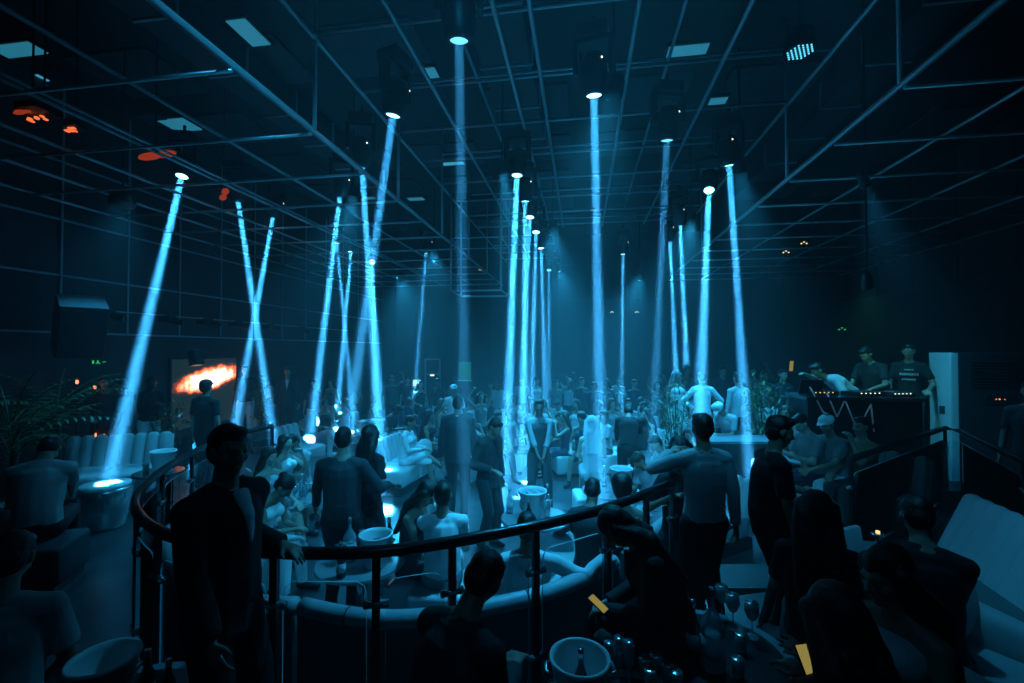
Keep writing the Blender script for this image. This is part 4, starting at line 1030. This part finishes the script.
person('standing man in a light grey shirt with rolled sleeves, seen from behind', b_, 182, 'stand', 'long', 'trousers', 'short', vox=.009, hvy=1.04, scale=.96, eyes=True,
       extra=dict(LH=lc(b_, 182, atd(671, 452, 3.75), .96), LE=(.9, .2, -.5), RH=(-.27, -.02, .82), headp=6), cols=dict(shirt='c_light', trousers='c_black'), fold=.009)
person('dark haired woman in black hugged by the man in the light grey shirt', P(678, 4.05, 0), 10, 'stand2', 'tee', 'trousers', 'long', True, vox=.012, scale=1.03, extra=dict(RH=(-.2, -.2, 1.3)), cols=dict(shirt='c_black'))
b_ = P(768, 3.4, PZ)
person('standing man in a black polo shirt in profile, looking to the right', b_, 82, 'stand', 'tee', 'trousers', 'short', vox=.009, hvy=1.16, scale=.965, eyes=True,
       extra=dict(RH=(-.27, -.10, .80), LH=(.16, -.42, 1.10), headp=14, lean=3), cols=dict(shirt='c_black', trousers='c_black'))
person('seated woman with long dark hair from behind, right of the black polo', P(815, 2.62, PZ), 150, 'sit', 'tee', 'trousers', 'long', True, vox=.011, cols=dict(shirt='c_black'), hvy=1.1)
simple('cube', make_cube, 'dark cube stool under the long haired woman on the right', P(815, 2.6, PZ), 150)
person('seated woman with wavy dark hair and a dark dress with pale neckline, face turned left', P(897, 1.95, PZ), -72, 'sit', 'dress', None, 'wavy', True, vox=.009, eyes=True, extra=dict(headp=12, heady=-8), cols=dict(dress='c_light', body='skin'), hvy=1.02)
simple('cube', make_cube, 'dark cube stool under the wavy haired woman at the lower right', P(899, 1.95, PZ), -72)
person('seated dark haired person in black behind the wavy haired woman', P(925, 2.5, PZ), 150, 'sit_lean', 'long', 'trousers', 'short', vox=.012, cols=dict(shirt='c_black'), extra=dict(lean=14))
simple('cube', make_cube, 'dark cube stool under the dark haired person in black at right', P(925, 2.45, PZ), 150)
b_ = P(852, 1.52, PZ)
person('seated person with long dark hair at the bottom, closest on the right, holding a phone', b_, 176, 'sit_phone', 'long', 'trousers', 'long', True, vox=.010, extra=dict(LH=lc(b_, 176, atd(816, 676, 1.62)), headp=14, lean=6), cols=dict(shirt='c_black'))
simple('cube', make_cube, 'dark cube stool under the closest person on the right', P(852, 1.5, PZ), 176)
phone('phone with a dull yellow screen at the bottom edge on the right', atd(812, 668, 1.60), 10, -.6)
person('dark figure standing at the right edge beside the tower', P(1030, 5.4, PZ), -60, 'stand', 'tee', 'trousers', 'short', vox=.013, cols=dict(shirt='c_char'), scale=1.03)
b_ = P(40, 4.25, PZ)
person('seated man in a grey tee seen from behind at far left', b_, 208, 'sit_lean', 'tee', 'trousers', 'short', vox=.010, hvy=1.18, scale=1.05, extra=dict(lean=14, headp=48, LH=(.12, -.52, .66), RH=(-.08, -.52, .66)), cols=dict(shirt='c_light', trousers='c_black'), fold=.008)
b_ = P(-2, 2.0, PZ)
person('seated man in a pale tee with dark hair at the bottom left corner', b_, 205, 'sit', 'tee', 'trousers', 'short', vox=.009, hvy=1.12, extra=dict(lean=6, headp=26), cols=dict(shirt='c_light', trousers='c_black'), fold=.009, eyes=True)
# disc jockeys
b_ = P(850, 7.2, .92)
person('person in a pale tee leaning over the booth, arm outstretched with lit phone', b_, -95, 'bend', 'tee', 'trousers', 'short', extra=dict(lean=66, headp=-34, RH=lc(b_, -95, atd(793, 371, 6.95)), LH=(.25, -.5, .98), hy=.05), cols=dict(shirt='c_light'))
phone('tiny phone with yellow screen held out left of the booth', atd(791, 366, 6.92), 20, .1, sc=1.1)
person('bearded disc jockey bending over the middle of the booth', P(874, 7.2, .92), -68, 'phone', 'tee', 'trousers', 'short', extra=dict(lean=14, headp=26, LH=(.20, -.42, 1.06), RH=(-.16, -.42, 1.06)), cols=dict(shirt='c_black', body='skin'))
b_ = P(909, 7.15, .92)
t_, inf = person('disc jockey in a dark tee with white printed lines on the chest', b_, -46, 'stand2', 'tee', 'trousers', 'short', fold=.003, extra=dict(headp=8, LH=(.24, -.30, 1.06), RH=(-.20, -.32, 1.04)), cols=dict(shirt='c_black'))
b = MB(); r_ = random.Random(4)
for k, (z, w_, h) in enumerate(((1.345, .10, .022), (1.275, .21, .038), (1.195, .16, .022))):
    x = -w_ / 2
    while x < w_ / 2:
        ww = .008 + r_.random() * .014; b.box((x + ww / 2, -.135 - .012 * (1 - abs(x) * 6), z), (ww, .012, h)); x += ww + .008
b.obj('shirt_print', 'tube', [c for c in t_.children if c.name.startswith('shirt')][0])
# ---- pit
person('man in a waistcoat and white shirt standing with hands clasped in the beam light', P(539, 7.25), 2, 'clasp', 'vest', 'trousers', 'short', vox=.012, eyes=True, cols=dict(body='skind', waistcoat='c_char', trousers='c_char'), scale=1.02)
person('broad man in a black tee seen from behind, left of the middle', P(343, 4.45), 183, 'stand', 'long', 'trousers', 'fade', vox=.012, hvy=1.18, scale=1.04, extra=dict(LH=(.34, -.28, .92), RH=(-.36, -.30, 1.12), headp=10), cols=dict(shirt='c_char', trousers='c_black', hair='hair'))
person('woman in a black dress with dark hair beside the broad man', P(369, 4.95), 150, 'stand2', 'dresstee', 'trousers', 'long', True, vox=.012, scale=1.0, cols=dict(dress='c_black'))
person('man in a dark suit seen from behind, standing in the middle', P(458, 7.0), 178, 'stand', 'jacket', 'trousers', 'fade', vox=.013, hvy=1.12, scale=1.07, cols=dict(jacket='c_char', trousers='c_char'))
person('man with an open dark jacket looking down, left of the bright beam', P(488, 6.0), 50, 'stand2', 'jacket', 'trousers', 'short', vox=.012, scale=.98, extra=dict(headp=30, lean=5), cols=dict(jacket='c_char', trousers='c_char', collar='c_black'))
person('seated woman with crossed legs in a light outfit on the side sofa', P(406, 8.55), 78, 'sit_cross', 'long', 'shorts', 'bun', True, cols=dict(shirt='c_white', shorts='c_white', shoes='shoew'))
person('woman in a dark dress with one raised arm beside the crossed legged woman', P(428, 9.3), 80, 'sit_up', 'dress', None, 'wavy', True, cols=dict(dress='c_black'))
person('woman with crossed legs on the far white sofa at left', P(325, 11.2), 30, 'sit_cross', 'tank', 'trousers', 'bun', True, cols=dict(shirt='c_black', trousers='c_white', shoes='shoew'))
person('man in black bending far over a table, seen from behind', P(628, 7.9), 165, 'bend', 'long', 'trousers', 'short', extra=dict(lean=44), cols=dict(shirt='c_black', trousers='c_black'), scale=1.03)
person('fair haired woman with a bare back, left of the bending man', P(592, 6.9, .22), 176, 'sit', 'dress', None, 'long', True, cols=dict(hair='c_light', dress='c_light', body='skinl'))
simple('pouf', make_pouf, 'pouf under the fair haired woman with a bare back', P(592, 6.85, .1 - .1), 0)
person('woman with voluminous dark hair facing the camera in the middle crowd', P(582, 9.0), -25, 'sit', 'dress', None, 'afro', True, cols=dict(dress='c_navy'))
person('dancer with arms akimbo on the raised floor lit from above', P(702, 8.9, PZ), 175, 'akimbo', 'long', 'trousers', 'short', cols=dict(shirt='c_white', trousers='c_light', body='skinl'), vox=.012)
person('man in a grey shiny top standing on the raised floor, right of the dancer', P(738, 8.6, PZ), 195, 'stand', 'long', 'trousers', 'short', hvy=1.1, cols=dict(shirt='c_light', trousers='c_black'))
person('woman in white seen beyond the green shrub', P(676, 9.6, PZ), 10, 'stand', 'tank', 'trousers', 'long', True, cols=dict(shirt='c_white', trousers='c_white', hair='c_light'))
person('seated person in a pale cap leaning over below the rightmost beam', P(731, 8.3, PZ), -60, 'sit_lean', 'tee', 'trousers', 'cap', cols=dict(shirt='c_light', hat='c_white'))
person('seated person in a grey top with a pale cap beside the leaning one', P(748, 8.9, PZ), -40, 'sit', 'tee', 'trousers', 'cap', cols=dict(shirt='c_grey', hat='c_light'))
person('seated man in a white cap and white trousers at the end of the dark sofa', P(834, 5.9, PZ), -72, 'sit_lean', 'tee', 'trousers', 'cap', extra=dict(lean=10, headp=10), cols=dict(shirt='c_grey', hat='c_white', trousers='c_white'))
person('seated person in an olive shirt beside the man in the white cap', P(862, 5.6, PZ), -75, 'sit_drink', 'tee', 'trousers', 'short', cols=dict(shirt='c_green', trousers='c_char'))
b_ = P(410, 4.45)
person('seated woman with long dark hair in a sleeveless top holding her phone in the pit', b_, 75, 'sit_phone', 'tank', 'shorts', 'long', True, vox=.011, eyes=True, cols=dict(shirt='c_char', shorts='c_char'))
simple('pouf', make_pouf, 'pouf under the long haired woman holding her phone', P(407, 4.45), 75)
person('seated man in a white shirt seen from behind in the pit', P(443, 4.2), 184, 'sit_drink', 'long', 'trousers', 'short', vox=.011, hvy=1.12, cols=dict(shirt='c_white', trousers='c_grey'), fold=.010)
simple('pouf', make_pouf, 'pouf under the man in the white shirt seen from behind', P(443, 4.25), 0)
b_ = P(527, 3.5, -.03)
person('man in a white shirt on the curved sofa with an arm along its back', b_, 180, 'sit_arm', 'long', 'trousers', 'short', vox=.009, hvy=1.12, extra=dict(RH=lc(b_, 180, at_z(608, 553, .99)), RE=(-.3, .5, -.6), headp=14, lean=-2), cols=dict(shirt='c_white', trousers='c_grey'), fold=.011)
person('seated woman with full dark hair just beyond the railing, right of the white shirted man', P(622, 4.25), 178, 'sit', 'tank', 'shorts', 'afro', True, vox=.012, cols=dict(shirt='c_black', shorts='c_black'), scale=1.04)
simple('chair', make_chair, 'dark lounge chair under the full haired woman beyond the railing', P(622, 4.25), 178)
person('seated man with close cropped hair left of the full haired woman', P(590, 4.3), 165, 'sit_lean', 'tee', 'trousers', 'fade', extra=dict(lean=14), cols=dict(shirt='c_char'))
simple('cube', make_cube, 'dark cube stool under the close cropped man', P(590, 4.3), 165)
person('seated woman with long dark hair at the table of glasses, nearer one', P(267, 5.75), 70, 'sit', 'dress', None, 'long', True, cols=dict(dress='c_light', body='skinl'))
person('seated woman with long dark hair at the table of glasses, farther one', P(284, 6.6), 80, 'sit_drink', 'dress', None, 'long', True, cols=dict(dress='c_white', body='skinl'))
simple('pouf', make_pouf, 'pouf under the nearer woman at the table of glasses', P(264, 5.75), 70)
simple('pouf', make_pouf, 'pouf under the farther woman at the table of glasses', P(281, 6.6), 80)
person('seated person in a pale patterned shirt behind the table of glasses', P(303, 7.0), -20, 'sit_phone', 'tee', 'trousers', 'short', cols=dict(shirt='c_light', trousers='c_light'))
simple('pouf', make_pouf, 'pouf under the person in the patterned shirt', P(303, 7.1), -20)
person('woman bending over with a pale top near the plant inside the railing', P(258, 4.9), 80, 'sit_lean', 'tank', 'trousers', 'bun', True, cols=dict(shirt='c_white', trousers='c_white'))
simple('pouf', make_pouf, 'pouf under the bending woman near the plant', P(255, 4.9), 80)
person('man in a dark tee and cap seen from behind before the fire screen', P(206, 7.2, PZ), 172, 'stand', 'tee', 'trousers', 'cap', cols=dict(shirt='c_black', trousers='c_black', hat='c_char'), hvy=1.1, scale=.97)
person('distant man in a dark suit with white shirt front at the left wall', P(288, 11.0, PZ), 20, 'stand', 'jacket', 'trousers', 'short', cols=dict(jacket='c_black', trousers='c_black'), scale=1.0)
person('dark figure standing among the red lamps at left', P(106, 7.5, PZ), 40, 'stand2', 'tee', 'trousers', 'short', cols=dict(shirt='c_char', trousers='c_black'))
person('second dark figure behind the banquette, left of the leftmost beam', P(124, 7.7, PZ), -60, 'stand', 'tee', 'trousers', 'short', cols=dict(shirt='c_black', trousers='c_black'), scale=.96)
person('server in a pale shirt and cap, above the man in the dark suit', P(454, 10.8, 0), 5, 'stand2', 'tee', 'trousers', 'cap', cols=dict(shirt='c_white', hat='c_white', trousers='c_black'))
person('distant woman with both arms raised left of the bright beam', P(481, 10.2), 20, 'arms_up', 'tank', 'trousers', 'long', True, cols=dict(shirt='c_grey', trousers='c_black'), scale=.93)
# the rest of the crowd, each described by clothing, pose and neighbour
GEN = [('sit', 'tee', 'trousers', 'short', False), ('sit_drink', 'dress', None, 'long', True), ('sit', 'dress', None, 'wavy', True), ('sit_up', 'dress', None, 'wavy', True),
       ('sit_phone', 'tee', 'trousers', 'short', False), ('stand', 'tee', 'trousers', 'short', False), ('stand2', 'tank', 'trousers', 'long', True), ('phone', 'long', 'trousers', 'fade', False),
       ('one_up', 'tee', 'trousers', 'short', False), ('arms_up', 'tank', 'trousers', 'long', True), ('sit_lean', 'tee', 'trousers', 'short', False)]
POS_W = dict(sit='sitting', sit_drink='sitting with a hand at the mouth', sit_up='sitting with one arm up', sit_phone='sitting over a phone', stand='standing', stand2='standing with a bent arm', phone='standing over a phone', one_up='with one arm up', arms_up='dancing with arms up', sit_lean='sitting bent forward')
COLW = dict(c_white='white', c_light='pale grey', c_grey='grey', c_char='charcoal', c_navy='navy', c_black='black', c_green='olive', c_pink='pale pink')
CROWD = [  # px, depth, floor z, facing, generator, colour, where
    (470, 12.2, 0, 30, 1, 'c_white', 'left of the bright beam'), (486, 12.5, 0, -10, 0, 'c_char', 'just left of the bright beam'), (498, 13.2, 0, 15, 5, 'c_light', 'behind the bright beam'),
    (420, 13.0, 0, 40, 6, 'c_char', 'under the small white screen'), (404, 12.4, 0, 60, 4, 'c_navy', 'behind the white stool'), (392, 13.6, 0, 10, 8, 'c_char', 'left of the small white screen'),
    (438, 13.6, 0, -20, 5, 'c_black', 'below the equipment rack'), (372, 12.6, 0, 100, 2, 'c_light', 'by the thin beam'), (352, 13.3, 0, 30, 3, 'c_grey', 'between the two crossing beams'),
    (346, 11.8, 0, -60, 1, 'c_light', 'at the right end of the far white sofa'), (293, 11.5, 0, 40, 0, 'c_char', 'at the left end of the far white sofa'), (272, 11.4, 0, 20, 6, 'c_navy', 'left of the far white sofa'),
    (512, 12.4, 0, 35, 2, 'c_grey', 'between the bright beams'), (542, 11.4, 0, 10, 1, 'c_white', 'right behind the waistcoat man'), (560, 11.5, 0, -30, 4, 'c_light', 'second to the right of the waistcoat man'),
    (578, 11.3, 0, -50, 2, 'c_white', 'on the left white sofa at the back'), (593, 12.2, 0, 15, 7, 'c_navy', 'standing between the back sofas'), (611, 11.1, 0, 20, 1, 'c_light', 'left on the right white sofa'),
    (628, 11.2, 0, -15, 0, 'c_white', 'centre of the right white sofa'), (645, 11.2, 0, -40, 3, 'c_light', 'right on the right white sofa'), (556, 13.2, 0, 0, 8, 'c_grey', 'far back behind the waistcoat man'),
    (569, 13.6, 0, -20, 9, 'c_light', 'far back left of the big straight beam'), (581, 13.0, 0, 30, 5, 'c_char', 'far back beside the big straight beam'), (607, 13.4, 0, -30, 6, 'c_grey', 'far back right of the big straight beam'),
    (634, 13.0, 0, 20, 5, 'c_navy', 'far back behind the bending man'), (646, 12.2, 0, -60, 4, 'c_light', 'far back left of the shrub'), (658, 12.8, 0, -30, 9, 'c_grey', 'far back near the dim leaning beam'),
    (648, 9.5, 0, -65, 2, 'c_white', 'on the sofa before the shrub, farther one'), (660, 8.6, 0, -70, 10, 'c_white', 'on the sofa before the shrub, nearer one'), (641, 8.2, 0, 160, 1, 'c_light', 'close behind the bending man'),
    (545, 9.8, 0, 60, 10, 'c_char', 'between the waistcoat man and the voluminous hair'), (566, 9.4, 0, -80, 1, 'c_navy', 'left of the voluminous hair'), (606, 9.5, 0, -70, 0, 'c_light', 'beyond the fair haired woman'),
    (512, 9.6, 0, 80, 4, 'c_grey', 'left behind the waistcoat man'), (497, 9.2, 0, 30, 0, 'c_char', 'half hidden by the bright beam'), (440, 11.2, 0, 70, 2, 'c_grey', 'left of the server in the pale shirt'),
    (468, 8.9, 0, 60, 1, 'c_light', 'behind the man with the open jacket'), (385, 11.0, 0, 80, 10, 'c_char', 'right of the white stool table'),
    (690, 7.2, 0, -50, 1, 'c_white', 'on the sofa end beside the counter'), (666, 6.9, 0, -80, 4, 'c_white', 'lounging at the right sofa, middle one'), (655, 6.3, 0, -60, 10, 'c_light', 'lounging at the right sofa, nearest one'),
    (772, 8.6, PZ, -30, 0, 'c_light', 'left in the dark crowd at right'), (782, 9.4, PZ, 10, 5, 'c_navy', 'standing in the dark crowd at right'), (790, 8.2, PZ, -50, 1, 'c_white', 'in the middle of the dark crowd'),
    (798, 9.0, PZ, -20, 2, 'c_grey', 'right of the middle in the dark crowd'), (803, 7.6, PZ, -60, 10, 'c_white', 'below the first zigzag tube'), (812, 6.0, PZ, -80, 4, 'c_grey', 'next to the white trousers'),
    (776, 7.2, PZ, 30, 10, 'c_grey', 'behind the black polo'), (786, 7.0, PZ, -45, 1, 'c_light', 'left of the raised round table'), (764, 10.2, PZ, 0, 6, 'c_light', 'behind the tall dark shrub'),
    (752, 10.8, PZ, -30, 8, 'c_grey', 'left behind the tall dark shrub'), (722, 10.6, PZ, 15, 5, 'c_navy', 'between the dancer and the man in the shiny top'), (686, 11.2, PZ, 10, 6, 'c_grey', 'behind the dancer at left'),
    (246, 10.8, PZ, 30, 5, 'c_black', 'standing beyond the crossing beams'), (214, 9.0, PZ, -40, 4, 'c_char', 'left of the crossing beams'), (150, 8.2, PZ, 60, 7, 'c_black', 'left of the fire screen'),
    (522, 14.2, 0, 0, 5, 'c_light', 'at the back wall in the middle'), (536, 14.0, 0, 25, 6, 'c_white', 'at the back wall behind the waistcoat man'), (455, 14.3, 0, 0, 7, 'c_navy', 'at the back wall behind the server'),
    (408, 14.8, 0, 20, 5, 'c_navy', 'at the back wall below the small screen'), (618, 14.5, 0, 0, 7, 'c_light', 'at the back wall under the thin lone beam'), (660, 14.4, 0, -15, 5, 'c_navy', 'at the back wall left of the shrub'),
    (314, 12.9, 0, 15, 5, 'c_navy', 'at the back wall left of the broad beam'), (332, 13.9, 0, -10, 6, 'c_grey', 'at the back wall behind the crossing beams')]
for i, (px, d, z, a, gi, c_, wh) in enumerate(CROWD):
    po, tp, bt, hr, fe = GEN[gi]
    lab = f"{'woman' if fe else 'man'} in {COLW[c_]} {POS_W[po]}, {wh}"
    if len(lab.split()) > 16: lab = f"{'woman' if fe else 'man'} in {COLW[c_]}, {wh}"
    person(lab, P(px, d, z), a, po, tp, bt, hr, fe, vox=.016, cols=dict(shirt=c_, dress=c_, trousers=rnd.choice(['c_black', 'c_char', 'c_navy', 'c_white']), body=rnd.choice(['skin', 'skind', 'skinl']), hair=rnd.choice(['hair', 'hair', 'hairb'])), scale=.96 + rnd.random() * .07, group='people in the crowd')
    if po.startswith('sit') and not any(k in wh for k in ('sofa',)):
        place('pouf', make_pouf, P(px, d + .05, z), face(a), 'low pouf under the ' + ' '.join(lab.split(',')[0].split(' sitting')[0].split()) + ' ' + wh, 'poufs in the crowd')

# ------------------------------------------------------------------ table ware
T1 = P(712, 2.58, PZ); T2 = P(632, 2.02, PZ)
def make_big():
    t = make_table(.43, .48, 'tablemid'); MB().lathe([(.36, .481), (.36, .486), (.001, .486)], n=40).obj('tray', 'cloth_table', t); return t
place('bigtable', make_big, T1, 0, 'round table with pale rim, black tray and the large clear bottle', None)
place('bigtable', None, T2, 0, 'round black table with flutes and ice bucket at the bottom edge', None)
def onT(px, py, z): return at_z(px, py, z)
zt = PZ + .488
def put(key, mk_, lab, px, py, z=zt, a=0, sc=None, group=None): p = at_z(px, py, z); return place(key, mk_, p, face(a), lab, group, sc)
put('bigbottle', lambda: make_bottle(.42, 'frost', .062), 'large clear glass bottle with a long neck on the black table', 713, 668, sc=1.0)
put('btl', lambda: make_bottle(.30, 'darkglass', .038), 'dark bottle with shiny cap left of the large clear bottle', 693, 655)
put('wine', make_wine, 'wine glass standing right of the large clear bottle', 752, 637)
put('wine', make_wine, 'wine glass behind the large bottle at its right shoulder', 733, 628)
put('tumbler', make_tumbler, 'tumbler between the large bottle and the wine glasses', 741, 650)
put('tumbler', make_tumbler, 'tumbler right in front of the large clear bottle', 738, 676)
put('wine', make_wine, 'wine glass at the back rim of the black table', 722, 618)
for i, (px, py, lab) in enumerate(((619, 684, 'champagne flute left of the pair at the bottom edge'), (629, 688, 'champagne flute right of the pair at the bottom edge'), (609, 690, 'short champagne flute beside the ice bucket'))):
    put('flute', make_flute, lab, px, py)
for i, (px, py, lab) in enumerate(((645, 676, 'small tumbler right of the flutes, first'), (656, 672, 'small tumbler right of the flutes, second, slightly behind'), (668, 682, 'small tumbler nearest the black table rim'), (650, 688, 'small tumbler cut by the bottom edge'), (676, 690, 'small tumbler at the bottom edge under the dark bottle'))):
    put('tumbler', make_tumbler, lab, px, py)
put('bucket', make_bucket, 'white ice bucket on the near black table at the bottom centre', 580, 713, sc=1.04)
put('btl2', lambda: make_bottle(.33, 'darkglass', .038), 'dark bottle standing in the ice bucket at the bottom centre', 581, 711, zt + .03, sc=.85)
# bottom left table
T3 = P(120, 2.08, PZ)
place('bigtable', None, T3, 0, 'round black table at the bottom left corner', None)
put('bucket', None, 'white ice bucket at the bottom left, wide open', 103, 713, sc=1.04)
put('btl2', None, 'dark bottle with shiny cap right of the bottom left ice bucket, left one', 147, 706, sc=.8)
put('btl', None, 'dark bottle with shiny cap right of the bottom left ice bucket, right one', 168, 712, sc=.8)
# small table on walkway
tb = P(161, 6.3, PZ); place('smalltable', lambda: make_table(.3, .5), tb, 0, 'small dark table beside the banquette with an ice bucket', None)
place('bucket', None, tb + V((.06, 0, .5)), 0, 'white ice bucket on the small table beside the banquette', None, 1.15)
place('tumbler', None, tb + V((-.16, -.05, .5)), 0, 'tumbler left of the ice bucket beside the banquette', None, 1.2)
# pit buckets, bottles, glasses
t535 = P(535, 5.35); t362 = P(362, 4.25); t290 = P(290, 6.0)
place('bucket', None, t535 + V((-.03, 0, .62)), 0, 'large ice bucket full of ice in front of the bright beam', None, 1.25)
place('ice', make_ice, t535 + V((-.03, 0, .62 + .25)), 0, 'heap of ice cubes in the large ice bucket')
b0 = make_bucket; place('bucket', None, t362 + V((.17, -.05, .62)), 0, 'white ice bucket left of the woman holding her phone', None, 1.12)
place('bigbottle', None, t362 + V((-.10, -.02, .62)), 0, 'tall clear bottle left of the white ice bucket in the pit', None, .95)
place('bucket', None, P(621, 6.4, .62), 0, 'white ice bucket under the bending man', None, 1.2)
place('bucket', None, P(495, 9.3, .62), 0, 'distant ice bucket behind the man with the open jacket', None, 1.2)
place('bucket', None, P(367, 10.5, .62), 0, 'distant ice bucket left of the round white topped stool', None, 1.3)
place('bucket', None, P(378, 10.7, .62), 0, 'distant ice bucket under the thin beam', None, 1.3)
rr_ = random.Random(12)
def cluster(c, n, r, where, z=.62, kinds=('flute', 'wine', 'tumbler', 'btl')):
    mk_ = dict(flute=make_flute, wine=make_wine, tumbler=make_tumbler, btl=lambda: make_bottle(.30, 'darkglass', .038), btlc=lambda: make_bottle(.30, 'bottle', .038))
    nm = dict(flute='champagne flute', wine='wine glass', tumbler='tumbler', btl='dark bottle', btlc='clear bottle')
    cnt = {}
    for i in range(n):
        a = 6.283 * i / n + rr_.random() * .3; q = r * (.45 + .5 * (i % 2)); k = kinds[i % len(kinds)]
        w8 = ('on the left side', 'at the near left', 'on the near side', 'at the near right', 'on the right side', 'at the far right', 'on the far side', 'at the far left')[int(((a - 3.14159) / 6.283 * 8) % 8)]
        ky = (k, w8); cnt[ky] = cnt.get(ky, 0) + 1
        place(k, mk_[k], c + V((q * math.cos(a), q * math.sin(a), z)), rr_.random(), f"{nm[k]} {w8} of the {where}", nm[k] + 's on the ' + where)
cluster(t290, 16, .36, 'table between the three seated women', kinds=('flute', 'wine', 'btlc', 'tumbler', 'wine'))
cluster(t362, 7, .34, 'pit table with the tall clear bottle', kinds=('wine', 'btl', 'flute', 'tumbler'))
cluster(t535, 7, .34, 'table of the large ice bucket', kinds=('wine', 'btl', 'flute', 'btlc'))
cluster(P(590, 9.9), 6, .32, 'table behind the bare backed woman', kinds=('btlc', 'wine', 'flute'))
cluster(P(610, 6.4), 6, .34, 'table under the bending man', kinds=('wine', 'flute', 'btlc'))
cluster(P(800, 6.6, PZ), 7, .32, 'table by the white trousers', kinds=('wine', 'btlc', 'tumbler', 'flute'))
cluster(P(370, 10.6), 6, .32, 'round grey table behind the couple', kinds=('btlc', 'flute', 'wine'))
# glowing candle on the distant table
for p, lab in ((P(351, 10.5, .62), 'bright candle lamp on the distant table behind the couple'), (P(648, 5.2, .43), 'bright little lamp on the white box table at right'), (P(875, 3.9, PZ + .60), 'small yellow light near the pale chair')):
    t = thing('candle_lamp', lab, 'lamp', p); k_ = .35 if 'yellow' in lab else 1.
    MB().lathe([(.001, 0), (.04 * k_, 0), (.045 * k_, .09 * k_), (.001, .09 * k_)], n=14).obj('body', 'whiteled' if 'yellow' not in lab else 'warm', t); MB().lathe([(.047, 0), (.047, .012), (.04, .014)], n=14).obj('base', 'chrome', t)
    if 'yellow' in lab: MB().tube([(0, 0, 0), (0, 0, -.60)], .008, 6).obj('stem', 'black', t)
for i, (px, d, a, lab) in enumerate(((424, 8.9, 60, 'white cushion between the two women on the side sofa'), (690, 6.9, -40, 'white cushion on the right sofa'), (572, 11.9, 0, 'pale cushion on the left back sofa'), (618, 11.7, 0, 'pale cushion on the right back sofa'))):
    def mkc():
        t = thing('cushion', '', 'cushion'); MB().ell((0, 0, .2), (.24, .09, .21), n=16, m=10).obj('cover', 'white', t, smooth=True); return t
    place('cushion', mkc, P(px, d, .43), face(a), lab)
print('OBJECTS', len(bpy.data.objects))
